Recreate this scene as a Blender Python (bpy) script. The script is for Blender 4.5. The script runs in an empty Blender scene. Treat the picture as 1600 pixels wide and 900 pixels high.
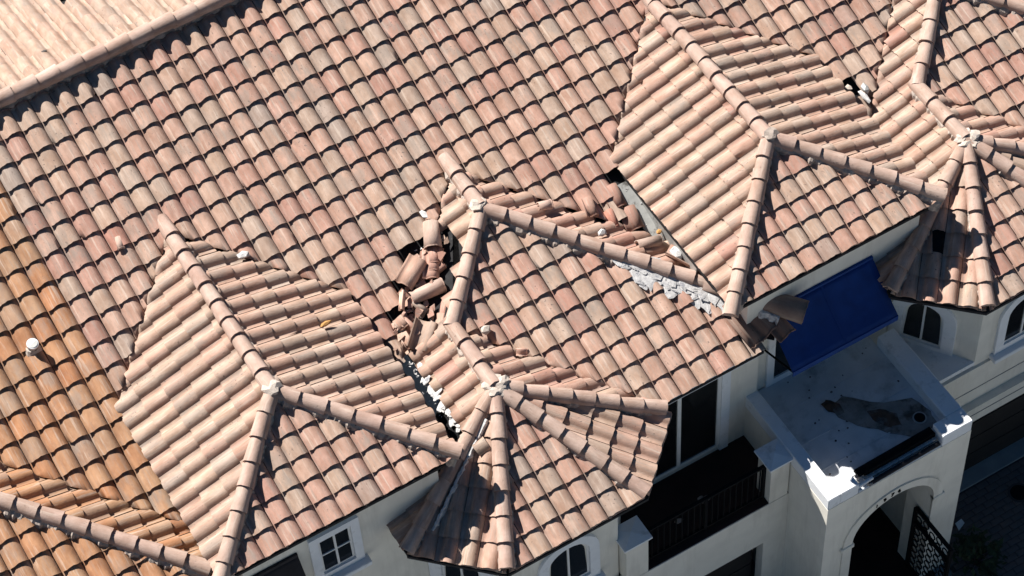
import bpy, bmesh, math, random
from mathutils import Vector, Matrix
random.seed(7)
scene = bpy.context.scene
COL = scene.collection

# ------------------------------------------------------------------ camera
CAM = Vector((-5.205675, -16.919563, 25.951198))
FW = Vector((0.2682117, 0.5211545, -0.8102225))
RT = Vector((0.8575988, -0.5122918, -0.0456234))
UP = Vector((0.4388472, 0.682609, 0.5843441))
FPX = 3865.738
cd = bpy.data.cameras.new('camera')
cd.sensor_width = 36.0
cd.lens = FPX / 1600 * 36
cd.clip_start = 1
cd.clip_end = 500
cam = bpy.data.objects.new('camera', cd)
cam.matrix_world = Matrix(((RT.x, UP.x, -FW.x, CAM.x), (RT.y, UP.y, -FW.y, CAM.y), (RT.z, UP.z, -FW.z, CAM.z), (0, 0, 0, 1)))
COL.objects.link(cam)
scene.camera = cam

def in_view(p, m=220):
    d = p - CAM
    z = d.dot(FW)
    x = 800 + FPX * d.dot(RT) / z
    y = 450 - FPX * d.dot(UP) / z
    return -m < x < 1600 + m and -m < y < 900 + m

def proj(p):
    d = p - CAM
    z = d.dot(FW)
    return 800 + FPX * d.dot(RT) / z, 450 - FPX * d.dot(UP) / z

# ------------------------------------------------------------------ light
SUN_EL = math.radians(47)
SUN_AZ = math.radians(-66)                       # heading the light travels to
world = bpy.data.worlds.new('World')
scene.world = world
world.use_nodes = True
wn = world.node_tree.nodes
sky = wn.new('ShaderNodeTexSky')
sky.sky_type = 'NISHITA'
sky.sun_disc = False
sky.ozone_density = 2.2
sky.dust_density = 0.2
sky.sun_elevation = SUN_EL
to_sun = Vector((-math.cos(SUN_EL) * math.cos(SUN_AZ), -math.cos(SUN_EL) * math.sin(SUN_AZ), math.sin(SUN_EL)))
sky.sun_rotation = math.atan2(to_sun.x, to_sun.y)
bg = wn['Background']
bg.inputs['Strength'].default_value = 0.026
hs = wn.new('ShaderNodeHueSaturation')          # deeper blue of a clear dry sky
hs.inputs['Saturation'].default_value = 1.3
world.node_tree.links.new(sky.outputs[0], hs.inputs['Color'])
world.node_tree.links.new(hs.outputs[0], bg.inputs[0])
sl = bpy.data.lights.new('sun', 'SUN')
sl.energy = 5.0
sl.angle = math.radians(0.5)
sl.color = (1.0, 0.965, 0.92)
sun = bpy.data.objects.new('sun', sl)
sun.rotation_euler = (-to_sun).to_track_quat('-Z', 'Y').to_euler()
COL.objects.link(sun)
scene.view_settings.view_transform = 'Standard'
scene.view_settings.look = 'None'
scene.view_settings.exposure = 0.85
scene.view_settings.gamma = 1

# ------------------------------------------------------------------ materials
def new_mat(name):
    m = bpy.data.materials.new(name)
    m.use_nodes = True
    nt = m.node_tree
    return m, nt, nt.nodes, nt.links, nt.nodes['Principled BSDF']

def ramp(nodes, stops, interp='LINEAR'):
    r = nodes.new('ShaderNodeValToRGB')
    r.color_ramp.interpolation = interp
    el = r.color_ramp.elements
    while len(el) < len(stops):
        el.new(0.5)
    for e, (p, c) in zip(el, stops):
        e.position = p
        e.color = (*c, 1) if len(c) == 3 else c
    return r

def clay_mat(name, stops, per_vertex, grey=0.55, spots=0.5):
    """fired clay: body colour from a palette (one draw per tile), rain streaks along the tile, lichen spots"""
    m, nt, N, L, B = new_mat(name)
    if per_vertex:
        a = N.new('ShaderNodeAttribute'); a.attribute_name = 'tone'; col = a.outputs['Color']
    else:
        a = N.new('ShaderNodeObjectInfo'); col = a.outputs['Color']
    sep = N.new('ShaderNodeSeparateColor'); L.new(col, sep.inputs[0])
    pal = ramp(N, stops); L.new(sep.outputs[0], pal.inputs[0])
    uv = N.new('ShaderNodeUVMap')
    sx = N.new('ShaderNodeSeparateXYZ'); L.new(uv.outputs[0], sx.inputs[0])
    mul = N.new('ShaderNodeMath'); mul.operation = 'MULTIPLY'; mul.inputs[1].default_value = 97.0
    L.new(sep.outputs[2], mul.inputs[0])
    cx = N.new('ShaderNodeCombineXYZ')
    L.new(sx.outputs[0], cx.inputs[0]); L.new(sx.outputs[1], cx.inputs[1]); L.new(mul.outputs[0], cx.inputs[2])
    def noise(sc, scale, detail, rough=0.6):
        mp = N.new('ShaderNodeMapping'); mp.inputs['Scale'].default_value = sc
        L.new(cx.outputs[0], mp.inputs[0])
        n = N.new('ShaderNodeTexNoise'); n.inputs['Scale'].default_value = scale
        n.inputs['Detail'].default_value = detail; n.inputs['Roughness'].default_value = rough
        L.new(mp.outputs[0], n.inputs['Vector'])
        return n.outputs['Fac']
    def mix(fac, a, b, mode='MIX'):
        x = N.new('ShaderNodeMix'); x.data_type = 'RGBA'; x.blend_type = mode
        if hasattr(fac, 'links') or hasattr(fac, 'is_linked'): L.new(fac, x.inputs[0])
        else: x.inputs[0].default_value = fac
        for s, v in ((x.inputs[6], a), (x.inputs[7], b)):
            if hasattr(v, 'is_linked'): L.new(v, s)
            else: s.default_value = (*v, 1)
        return x.outputs[2]
    def step(v, lo, hi, amp):
        r = N.new('ShaderNodeMapRange'); r.inputs[1].default_value = lo; r.inputs[2].default_value = hi
        r.inputs[3].default_value = 0; r.inputs[4].default_value = amp
        L.new(v, r.inputs[0]); return r.outputs[0]
    c = pal.outputs[0]
    soft = noise((5, 2.2, 1), 1.6, 4)
    tint = mix(step(soft, 0.35, 0.68, 1.0), (0.78, 0.72, 0.68), (1.12, 1.13, 1.14))
    c = mix(1.0, c, tint, 'MULTIPLY')
    streak = noise((40, 3.0, 1), 1.0, 6, 0.72)
    c = mix(step(streak, 0.50, 0.64, grey), c, (0.31, 0.25, 0.21))
    pale = noise((24, 1.5, 1.7), 1.0, 3)
    c = mix(step(pale, 0.56, 0.68, 0.45), c, (0.60, 0.50, 0.41))
    # grey-green film of old lichen, on a share of the tiles only (driven by the tile's own draw)
    film = noise((9, 3.5, 0.61), 1.0, 3)
    gate = step(sep.outputs[2], 0.45, 1.0, 0.6)
    fm = N.new('ShaderNodeMath'); fm.operation = 'MULTIPLY'
    L.new(step(film, 0.44, 0.60, 1.0), fm.inputs[0]); L.new(gate, fm.inputs[1])
    c = mix(fm.outputs[0], c, (0.27, 0.225, 0.19))
    dots = noise((30, 22, 0.37), 1.0, 3)
    dm = N.new('ShaderNodeMath'); dm.operation = 'MULTIPLY'
    L.new(step(dots, 0.645, 0.70, spots), dm.inputs[0]); L.new(step(sep.outputs[2], 0.15, 0.75, 1.0), dm.inputs[1])
    c = mix(dm.outputs[0], c, (0.12, 0.09, 0.075))
    br = N.new('ShaderNodeVectorMath'); br.operation = 'SCALE'
    L.new(c, br.inputs[0]); L.new(sep.outputs[1], br.inputs['Scale'])
    L.new(br.outputs[0], B.inputs['Base Color'])
    B.inputs['Roughness'].default_value = 0.82
    B.inputs['Specular IOR Level'].default_value = 0.3
    grain = noise((60, 22, 1), 1.0, 5, 0.7)
    bp = N.new('ShaderNodeBump'); bp.inputs['Strength'].default_value = 0.5; bp.inputs['Distance'].default_value = 0.007
    L.new(grain, bp.inputs['Height']); L.new(bp.outputs[0], B.inputs['Normal'])
    return m

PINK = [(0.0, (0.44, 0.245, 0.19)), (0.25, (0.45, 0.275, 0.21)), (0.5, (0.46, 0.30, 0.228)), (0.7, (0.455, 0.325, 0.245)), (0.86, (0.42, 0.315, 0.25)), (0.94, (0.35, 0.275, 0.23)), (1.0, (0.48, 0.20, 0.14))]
ORANGE = [(0.0, (0.41, 0.19, 0.092)), (0.35, (0.42, 0.22, 0.115)), (0.7, (0.42, 0.25, 0.145)), (1.0, (0.37, 0.24, 0.165))]
CAPS = [(0.0, (0.47, 0.325, 0.265)), (0.5, (0.49, 0.36, 0.295)), (1.0, (0.45, 0.315, 0.25))]
MAT = {}
for nm, st, g, sp in (('pink', PINK, 0.6, 0.8), ('orange', ORANGE, 0.4, 0.4), ('cap', CAPS, 0.25, 0.6)):
    MAT[nm, 0] = clay_mat('clay_' + nm, st, False, g, sp)
    MAT[nm, 1] = clay_mat('clay_' + nm + '_mass', st, True, g, sp)

def plain(name, color, rough=0.8, var=0.25, scale=6.0, bump=0.2, bdist=0.004, dark=None, metallic=0.0, spec=0.3, dark_at=(0.55, 0.7), dark_scale=2.0, dark_map=None):
    m, nt, N, L, B = new_mat(name)
    tc = N.new('ShaderNodeTexCoord')
    n = N.new('ShaderNodeTexNoise'); n.inputs['Scale'].default_value = scale; n.inputs['Detail'].default_value = 6
    L.new(tc.outputs['Object'], n.inputs['Vector'])
    lo = tuple(c * (1 - var) for c in color); hi = tuple(min(1, c * (1 + var * 0.6)) for c in color)
    r = ramp(N, [(0.3, lo), (0.7, hi)]); L.new(n.outputs['Fac'], r.inputs[0])
    out = r.outputs[0]
    if dark:
        n2 = N.new('ShaderNodeTexNoise'); n2.inputs['Scale'].default_value = dark_scale; n2.inputs['Detail'].default_value = 7; n2.inputs['Roughness'].default_value = 0.65
        mp2 = N.new('ShaderNodeMapping'); mp2.inputs['Scale'].default_value = dark_map or (1, 1, 1)
        L.new(tc.outputs['Object'], mp2.inputs[0]); L.new(mp2.outputs[0], n2.inputs['Vector'])
        r2 = ramp(N, [(dark_at[0], (0, 0, 0)), (dark_at[1], (1, 1, 1))]); L.new(n2.outputs['Fac'], r2.inputs[0])
        x = N.new('ShaderNodeMix'); x.data_type = 'RGBA'
        L.new(r2.outputs[0], x.inputs[0]); L.new(out, x.inputs[6]); x.inputs[7].default_value = (*dark, 1)
        out = x.outputs[2]
    L.new(out, B.inputs['Base Color'])
    B.inputs['Roughness'].default_value = rough
    B.inputs['Metallic'].default_value = metallic
    B.inputs['Specular IOR Level'].default_value = spec
    if bump:
        nb = N.new('ShaderNodeTexNoise'); nb.inputs['Scale'].default_value = scale * 8; nb.inputs['Detail'].default_value = 4
        L.new(tc.outputs['Object'], nb.inputs['Vector'])
        bp = N.new('ShaderNodeBump'); bp.inputs['Strength'].default_value = bump; bp.inputs['Distance'].default_value = bdist
        L.new(nb.outputs['Fac'], bp.inputs['Height']); L.new(bp.outputs[0], B.inputs['Normal'])
    return m

M_STUCCO = plain('stucco', (0.78, 0.74, 0.65), 0.9, 0.08, 3.0, 0.35, 0.004, dark=(0.60, 0.56, 0.48), dark_at=(0.50, 0.82), dark_scale=3.0, dark_map=(1.6, 1.6, 0.22))
M_WHITE = plain('white_trim', (0.80, 0.81, 0.82), 0.7, 0.06, 5.0, 0.15, dark=(0.42, 0.42, 0.41), dark_at=(0.55, 0.8), dark_scale=5.0)
M_FRAME = plain('window_frame_paint', (0.78, 0.77, 0.74), 0.5, 0.05, 9.0, 0)
M_GLASS = plain('dark_glass', (0.012, 0.013, 0.014), 0.12, 0.3, 2.0, 0, spec=0.4)
M_FELT = plain('roofing_felt', (0.022, 0.021, 0.022), 0.85, 0.4, 9.0, 0.6, 0.01, dark=(0.10, 0.10, 0.10), dark_at=(0.66, 0.74), dark_scale=9)
M_WOOD = plain('roof_decking', (0.05, 0.035, 0.03), 0.9, 0.3, 7.0, 0.3)
M_MORTAR = plain('mortar', (0.47, 0.39, 0.33), 0.95, 0.25, 14.0, 0.8, 0.012, dark=(0.30, 0.25, 0.22), dark_at=(0.52, 0.7), dark_scale=12)
M_LIME = plain('pale_mortar', (0.62, 0.53, 0.45), 0.95, 0.12, 20.0, 0.9, 0.012, dark=(0.40, 0.38, 0.37), dark_at=(0.56, 0.68), dark_scale=14)
M_SNOW = plain('white_adhesive', (0.68, 0.66, 0.64), 0.95, 0.22, 20.0, 0.9, 0.012, dark=(0.36, 0.36, 0.38), dark_at=(0.56, 0.66), dark_scale=12)
M_METAL = plain('galvanised_flashing', (0.42, 0.42, 0.40), 0.55, 0.15, 8.0, 0.2, dark=(0.14, 0.13, 0.12), dark_at=(0.57, 0.66), dark_scale=7, metallic=0.25)
M_MEMBRANE = plain('roof_membrane', (0.60, 0.61, 0.62), 0.85, 0.12, 3.0, 0.3, dark=(0.33, 0.32, 0.31), dark_at=(0.52, 0.74), dark_scale=2.6)
M_DIRT = plain('wet_dirt', (0.11, 0.065, 0.045), 0.95, 0.5, 7.0, 0.8, 0.02, dark=(0.16, 0.15, 0.14), dark_at=(0.45, 0.6), dark_scale=4)
M_IRON = plain('black_iron', (0.008, 0.008, 0.009), 0.85, 0.3, 12.0, 0.1, spec=0.1)
M_BLUE = plain('blue_canvas', (0.005, 0.042, 0.20), 0.8, 0.25, 4.0, 0.25, 0.003, dark=(0.004, 0.032, 0.155), dark_at=(0.5, 0.75))
M_BLACKCLOTH = plain('black_canvas', (0.02, 0.018, 0.022), 0.8, 0.3, 5.0, 0.3)
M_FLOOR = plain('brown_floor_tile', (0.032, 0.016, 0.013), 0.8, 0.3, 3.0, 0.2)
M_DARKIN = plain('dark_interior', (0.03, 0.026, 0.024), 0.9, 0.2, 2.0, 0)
M_PAVER = plain('paver', (0.15, 0.12, 0.11), 0.9, 0.35, 2.2, 0.4, dark=(0.09, 0.085, 0.09), dark_at=(0.5, 0.7))
M_CONC = plain('concrete', (0.30, 0.30, 0.29), 0.9, 0.15, 4.0, 0.3)
M_SAND = plain('joint_sand', (0.07, 0.06, 0.055), 0.95, 0.2, 5.0, 0.3)
M_FOAM = plain('orange_foam', (0.50, 0.26, 0.09), 0.9, 0.2, 15.0, 0.5)
M_LEAF = plain('shrub_leaf', (0.03, 0.05, 0.02), 0.7, 0.4, 6.0, 0)
M_PAPER = plain('white_card', (0.75, 0.75, 0.74), 0.8, 0.05, 5.0, 0)
M_PVC = plain('white_pipe', (0.76, 0.76, 0.75), 0.45, 0.06, 9.0, 0)

# ------------------------------------------------------------------ mesh helpers
def link(name, me, mat=None, parent=None, loc=None):
    o = bpy.data.objects.new(name, me)
    COL.objects.link(o)
    if mat is not None and me is not None and not me.materials:
        me.materials.append(mat)
    if parent: o.parent = parent
    if loc is not None: o.location = loc
    return o

def mesh_from(name, verts, faces, smooth=False):
    me = bpy.data.meshes.new(name)
    me.from_pydata([tuple(v) for v in verts], [], faces)
    if smooth:
        me.polygons.foreach_set('use_smooth', [True] * len(me.polygons))
    me.update()
    return me

class MB:
    """collects solid pieces into one mesh"""
    def __init__(s): s.v = []; s.f = []
    def add(s, v, f):
        b = len(s.v); s.v += [Vector(p) for p in v]; s.f += [tuple(i + b for i in q) for q in f]; return s
    def box(s, x0, x1, y0, y1, z0, z1):
        return s.add([(x0, y0, z0), (x1, y0, z0), (x1, y1, z0), (x0, y1, z0), (x0, y0, z1), (x1, y0, z1), (x1, y1, z1), (x0, y1, z1)],
                     [(3, 2, 1, 0), (4, 5, 6, 7), (0, 1, 5, 4), (1, 2, 6, 5), (2, 3, 7, 6), (3, 0, 4, 7)])
    def prism(s, pts, d):
        """polygon (3D points, counter-clockwise seen from the tip of -d) extruded by vector d"""
        n = len(pts); d = Vector(d); p = [Vector(q) for q in pts]
        return s.add(p + [q + d for q in p], [tuple(range(n))[::-1], tuple(range(n, 2 * n))] + [(i, (i + 1) % n, n + (i + 1) % n, n + i) for i in range(n)])
    def bar(s, a, b, w, h=None, side=None):
        a, b = Vector(a), Vector(b); d = (b - a).normalized(); h = h or w
        up = Vector(side) if side else (Vector((0, 0, 1)) if abs(d.z) < 0.9 else Vector((1, 0, 0)))
        r = d.cross(up).normalized(); u = r.cross(d)
        c = [r * (w / 2 * sx) + u * (h / 2 * sy) for sx, sy in ((-1, -1), (1, -1), (1, 1), (-1, 1))]
        return s.add([a + q for q in c] + [b + q for q in c], [(0, 1, 2, 3), (7, 6, 5, 4), (0, 4, 5, 1), (1, 5, 6, 2), (2, 6, 7, 3), (3, 7, 4, 0)])
    def tube(s, a, b, r, n=10, r2=None):
        a, b = Vector(a), Vector(b); d = (b - a).normalized(); r2 = r if r2 is None else r2
        up = Vector((0, 0, 1)) if abs(d.z) < 0.9 else Vector((1, 0, 0))
        x = d.cross(up).normalized(); y = d.cross(x)
        ring = [x * math.cos(2 * math.pi * i / n) + y * math.sin(2 * math.pi * i / n) for i in range(n)]
        return s.add([a + q * r for q in ring] + [b + q * r2 for q in ring],
                     [(i, (i + 1) % n, n + (i + 1) % n, n + i) for i in range(n)] + [tuple(range(n))[::-1], tuple(range(n, 2 * n))])
    def build(s, name, mat, parent=None, smooth=False, bevel=0.0, label=None):
        me = mesh_from(name, s.v, s.f, smooth)
        bm = bmesh.new(); bm.from_mesh(me)
        bmesh.ops.recalc_face_normals(bm, faces=bm.faces)
        if bevel:
            bmesh.ops.bevel(bm, geom=[e for e in bm.edges if e.calc_face_angle(0) > 0.6], offset=bevel, segments=1, affect='EDGES', clamp_overlap=True)
        bm.to_mesh(me); bm.free()
        o = link(name, me, mat, parent)
        if label: o['label'] = label
        return o

def thing(name, label, cat, loc=(0, 0, 0), group=None):
    o = bpy.data.objects.new(name, None)
    COL.objects.link(o)
    o.empty_display_size = 0.2
    o['label'] = label; o['category'] = cat
    if group: o['group'] = group
    return o

def tag(o, label, cat, group=None):
    o['label'] = label; o['category'] = cat
    if group: o['group'] = group
    return o

def blob(name, mat, c, r, parent=None, sq=(1, 1, 0.6), seed=0, cuts=2):
    """a rough lump (mortar, foam, rubble crumb)"""
    rng = random.Random(seed)
    bm = bmesh.new()
    bmesh.ops.create_icosphere(bm, subdivisions=cuts, radius=1)
    for v in bm.verts:
        k = 1 + rng.uniform(-0.28, 0.25)
        v.co = Vector((v.co.x * sq[0] * k * r, v.co.y * sq[1] * k * r, v.co.z * sq[2] * k * r)) + Vector(c)
    me = bpy.data.meshes.new(name); bm.to_mesh(me); bm.free()
    return link(name, me, mat, parent)

# ------------------------------------------------------------------ clay tile geometry
W = 0.2793            # cover width
EX = 0.342            # exposed length along the slope
STEP = 0.036          # rise of a nose over the course below
S = 0.375             # roof slope
PROFILE = [(0.010, 0.015), (0.10, 0.006), (0.21, 0.004), (0.275, 0.020), (0.33, 0.040), (0.41, 0.060), (0.50, 0.072), (0.60, 0.077), (0.71, 0.075), (0.81, 0.064), (0.895, 0.044), (0.955, 0.022), (0.990, 0.008)]

def tile_shape(seed):
    """verts/faces/uvs of one S tile: x across, y upslope from the nose, z out of the roof"""
    rng = random.Random(seed)
    n = len(PROFILE)
    v = []; uv = []
    ys = (0.0, EX * 0.5, EX + 0.035)
    nose = [rng.uniform(-0.0045, 0.0045) for _ in range(n)]
    for r, y in enumerate(ys):
        for i, (px, pz) in enumerate(PROFILE):
            yy = y + (nose[i] if r == 0 else 0)
            v.append((px * W, yy, pz + STEP * (1 - y / EX) + (rng.uniform(-0.0012, 0.0012) if r < 2 else 0)))
            uv.append((px * W, y))
    f = []
    for r in range(2):
        for i in range(n - 1):
            f.append((r * n + i, r * n + i + 1, (r + 1) * n + i + 1, (r + 1) * n + i))
    smooth = len(f)
    b = len(v)
    for i, (px, pz) in enumerate(PROFILE):                 # nose face
        v.append((px * W, nose[i], pz + STEP)); uv.append((px * W, 0))
        v.append((px * W, nose[i] + 0.003, pz + STEP - 0.011)); uv.append((px * W, 0.02))
    for i in range(n - 1):
        f.append((b + 2 * i, b + 2 * i + 1, b + 2 * i + 3, b + 2 * i + 2))
    b = len(v)                                             # right lip
    for r, y in enumerate(ys):
        px, pz = PROFILE[-1]
        z = pz + STEP * (1 - y / EX)
        v.append((px * W, y, z)); v.append((px * W, y, z - 0.018)); uv += [(px * W, y)] * 2
    for r in range(2):
        f.append((b + 2 * r, b + 2 * r + 1, b + 2 * r + 3, b + 2 * r + 2))
    return v, f, uv, smooth

TILE_SHAPES = [tile_shape(i) for i in range(5)]

def cap_shape(length, r0, r1, seed, n=10, close=True):
    """half-barrel cap: y runs from the nose (0) up to the head, z up"""
    rng = random.Random(seed + 50)
    v = []; uv = []
    for y, r, lift in ((0.0, r0, 0.022), (length * 0.5, (r0 + r1) / 2, 0.011), (length, r1, 0.0)):
        for i in range(n + 1):
            a = math.pi * (-0.06 + 1.12 * i / n)
            v.append((-math.cos(a) * r, y + (rng.uniform(-0.004, 0.004) if y == 0 else 0), math.sin(a) * r * 1.0 + lift))
            uv.append((i / n * 0.28, y))
    f = []
    for k in range(2):
        for i in range(n):
            f.append((k * (n + 1) + i, k * (n + 1) + i + 1, (k + 1) * (n + 1) + i + 1, (k + 1) * (n + 1) + i))
    smooth = len(f)
    b = len(v)
    for i in range(n + 1):
        x, y, z = v[i]
        v.append((x, y, z)); uv.append((i / n * 0.28, 0))
        v.append((x * 0.80, y + 0.006, 0.022 + (z - 0.022) * 0.80)); uv.append((i / n * 0.28, 0.02))
    for i in range(n):
        f.append((b + 2 * i, b + 2 * i + 1, b + 2 * i + 3, b + 2 * i + 2))
    if close:
        f.append(tuple(b + 2 * i + 1 for i in range(n + 1)))
    return v, f, uv, smooth

def shape_mesh(name, sh, mat, tone=None):
    v, f, uv, smooth = sh
    me = bpy.data.meshes.new(name)
    me.from_pydata(v, [], f)
    ul = me.uv_layers.new(name='UVMap')
    for li, lp in enumerate(me.loops):
        ul.data[li].uv = uv[lp.vertex_index]
    me.polygons.foreach_set('use_smooth', [i < smooth for i in range(len(f))])
    me.materials.append(mat)
    me.update()
    return me

SHARED = {}
def shared_tile(mat_key, i):
    k = ('t', mat_key, i)
    if k not in SHARED: SHARED[k] = shape_mesh('roof_tile', TILE_SHAPES[i], MAT[mat_key, 0])
    return SHARED[k]
def shared_cap(i, taper=(0.112, 0.094), length=0.385):
    k = ('c', i, taper, length)
    if k not in SHARED: SHARED[k] = shape_mesh('hip_cap', cap_shape(length, taper[0], taper[1], i), MAT['cap', 0])
    return SHARED[k]

def clip_shape(sh, planes):
    """keep the part of a tile shape with (p - co).no <= 0 for each plane (in tile space, no has no z)"""
    v, f, uv, smooth = sh
    bm = bmesh.new()
    ul = bm.loops.layers.uv.new('UVMap')
    bv = [bm.verts.new(p) for p in v]
    for i, q in enumerate(f):
        try:
            fc = bm.faces.new([bv[j] for j in q])
        except ValueError:
            continue
        fc.smooth = i < smooth
        for lp, j in zip(fc.loops, q): lp[ul].uv = uv[j]
    for co, no in planes:
        r = bmesh.ops.bisect_plane(bm, geom=bm.verts[:] + bm.edges[:] + bm.faces[:], plane_co=co, plane_no=no, clear_outer=True, dist=1e-5)
        cut = [e for e in r['geom_cut'] if isinstance(e, bmesh.types.BMEdge) and e.is_valid and len(e.link_faces) == 1]
        if cut:
            r2 = bmesh.ops.extrude_edge_only(bm, edges=cut)
            for e in r2['geom']:
                if isinstance(e, bmesh.types.BMVert): e.co.z -= 0.016
                if isinstance(e, bmesh.types.BMFace): e.smooth = False
    bm.verts.index_update()
    if not bm.faces:
        bm.free(); return None
    return bm

# ------------------------------------------------------------------ roof planes and the tile laying
class Plane:
    def __init__(s, p0, n):
        s.p0 = Vector(p0); s.n = Vector(n).normalized()
        if s.n.z < 0: s.n = -s.n
        z = Vector((0, 0, 1))
        s.u = (z - s.n * s.n.z).normalized()          # upslope
        s.a = s.u.cross(s.n)                           # across, to the right when looking upslope
    def loc(s, p):
        d = Vector(p) - s.p0
        return Vector((d.dot(s.a), d.dot(s.u)))
    def at(s, a, u, h=0.0): return s.p0 + s.a * a + s.u * u + s.n * h
    def on(s, x, y):
        z = s.p0.z - (s.n.x * (x - s.p0.x) + s.n.y * (y - s.p0.y)) / s.n.z
        return Vector((x, y, z))
    def matrix(s, a, u, h=0.0):
        o = s.at(a, u, h)
        return Matrix(((s.a.x, s.u.x, s.n.x, o.x), (s.a.y, s.u.y, s.n.y, o.y), (s.a.z, s.u.z, s.n.z, o.z), (0, 0, 0, 1)))

def inside(poly, x, y):
    c = False; n = len(poly)
    for i in range(n):
        x0, y0 = poly[i]; x1, y1 = poly[i - 1]
        if (y0 > y) != (y1 > y) and x < (x1 - x0) * (y - y0) / (y1 - y0) + x0: c = not c
    return c

def seg_rect(p, q, a0, a1, u0, u1):
    """does segment pq cross the rectangle"""
    t0, t1 = 0.0, 1.0
    d = q - p
    for pp, qq in ((-d.x, p.x - a0), (d.x, a1 - p.x), (-d.y, p.y - u0), (d.y, u1 - p.y)):
        if abs(pp) < 1e-12:
            if qq < 0: return False
        else:
            t = qq / pp
            if pp < 0: t0 = max(t0, t)
            else: t1 = min(t1, t)
    return t0 < t1 - 1e-6

QUEUE = {}          # townhouse -> list of tiles waiting to be placed

def lay(house, roof, plane, poly, pc, pr, mat='pink', exp=EX, holes=(), halves=(), tones=(0.0, 1.0), gap=0.012, jit=1.0, keep=None):
    """queue every tile of one roof plane; poly in plan, counter-clockwise or not"""
    P2 = [plane.loc(plane.on(x, y)) for x, y in poly]
    area = sum(P2[i - 1].x * P2[i].y - P2[i].x * P2[i - 1].y for i in range(len(P2)))
    if area < 0: P2.reverse()
    pl = [(p.x, p.y) for p in P2]
    amin, amax = min(p.x for p in P2), max(p.x for p in P2)
    umin, umax = min(p.y for p in P2), max(p.y for p in P2)
    k0 = math.floor((amin - pc) / W) - 1; k1 = math.ceil((amax - pc) / W) + 1
    j0 = math.floor((umin - pr) / exp) - 1; j1 = math.ceil((umax - pr) / exp) + 1
    for j in range(j0, j1):
        for k in range(k0, k1):
            a, u = pc + k * W, pr + j * exp
            cuts = []
            hit = False
            for i in range(len(P2)):
                p, q = P2[i - 1], P2[i]
                if seg_rect(p, q, a + 0.01, a + W - 0.005, u + 0.004, u + exp - 0.006):
                    hit = True
                    d = (q - p).normalized()
                    cuts.append((p, Vector((d.y, -d.x))))
            mid = (a + W / 2, u + exp / 2)
            if len(cuts) > 1:                      # a reflex corner inside the tile: keep the cut that leaves more
                def room(c): return (c[0] - Vector(mid)).dot(c[1])
                for vi in range(len(P2)):
                    v0, v1, v2 = P2[vi - 2], P2[vi - 1], P2[vi]
                    if a < v1.x < a + W and u < v1.y < u + exp and (v1 - v0).cross(v2 - v1) < 0:
                        cuts = [max(cuts, key=room)]; break
            if not hit and not inside(pl, *mid): continue
            w = plane.at(a + W / 2, u + exp / 2)
            if not in_view(w): continue
            if any(inside(h, w.x, w.y) for h in holes): continue
            if keep and not keep(w, k, j): continue
            if hit:
                # two cuts on one tile only make sense at a convex corner of the polygon
                loc_cuts = [(Vector((p.x - a, p.y - u, 0)) - Vector((n.x, n.y, 0)) * gap, Vector((n.x, n.y, 0))) for p, n in cuts]
            else:
                loc_cuts = None
            if any(inside(h, w.x, w.y) for h in halves):
                loc_cuts = (loc_cuts or []) + [(Vector((W * .50, 0, 0)), Vector((1, .12, 0)).normalized())]
            QUEUE.setdefault(house, []).append(dict(roof=roof, plane=plane, a=a, u=u, cuts=loc_cuts, mat=mat, w=w, tones=tones, jit=jit, sc=exp / EX))

def tone_pick(rng, mat, tones):
    lo, hi = tones
    t = lo + (hi - lo) * min(0.955, max(0.0, rng.betavariate(1.7, 2.1)))
    if mat == 'pink' and rng.random() < 0.035: t = 0.97
    return (t, rng.uniform(0.94, 1.07), rng.random())

class Mass:
    """tiles past the limit, joined in one mesh with their own tone attribute"""
    def __init__(s): s.v = []; s.f = []; s.uv = []; s.sm = []; s.t = []; s.m = []
    def add(s, sh, M, tone, mi):
        v, f, uv, smooth = sh
        b = len(s.v)
        s.v += [M @ Vector(p) for p in v]; s.t += [tone] * len(v); s.uv += uv
        for i, q in enumerate(f):
            s.f.append(tuple(x + b for x in q)); s.sm.append(i < smooth); s.m.append(mi)
    def build(s, name, mats, parent):
        me = bpy.data.meshes.new(name)
        me.from_pydata([tuple(p) for p in s.v], [], s.f)
        ul = me.uv_layers.new(name='UVMap')
        vi = [0] * len(me.loops); me.loops.foreach_get('vertex_index', vi)
        flat = []
        for i in vi: flat += s.uv[i]
        ul.data.foreach_set('uv', flat)
        ca = me.color_attributes.new('tone', 'FLOAT_COLOR', 'POINT')
        flat = []
        for t in s.t: flat += [t[0], t[1], t[2], 1.0]
        ca.data.foreach_set('color', flat)
        me.polygons.foreach_set('use_smooth', s.sm)
        for m in mats: me.materials.append(m)
        me.polygons.foreach_set('material_index', s.m)
        me.update()
        o = link(name, me, None, parent)
        o['kind'] = 'stuff'
        return o

def bm_to_shape(bm):
    bm.verts.ensure_lookup_table()
    ul = bm.loops.layers.uv['UVMap']
    v = [tuple(x.co) for x in bm.verts]; uv = [(0, 0)] * len(v)
    fs = sorted(bm.faces, key=lambda q: not q.smooth)
    f = []; smooth = 0
    for q in fs:
        f.append(tuple(x.index for x in q.verts)); smooth += bool(q.smooth)
        for lp in q.loops: uv[lp.vert.index] = (lp[ul].uv.x, lp[ul].uv.y)
    return v, f, uv, smooth

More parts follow.
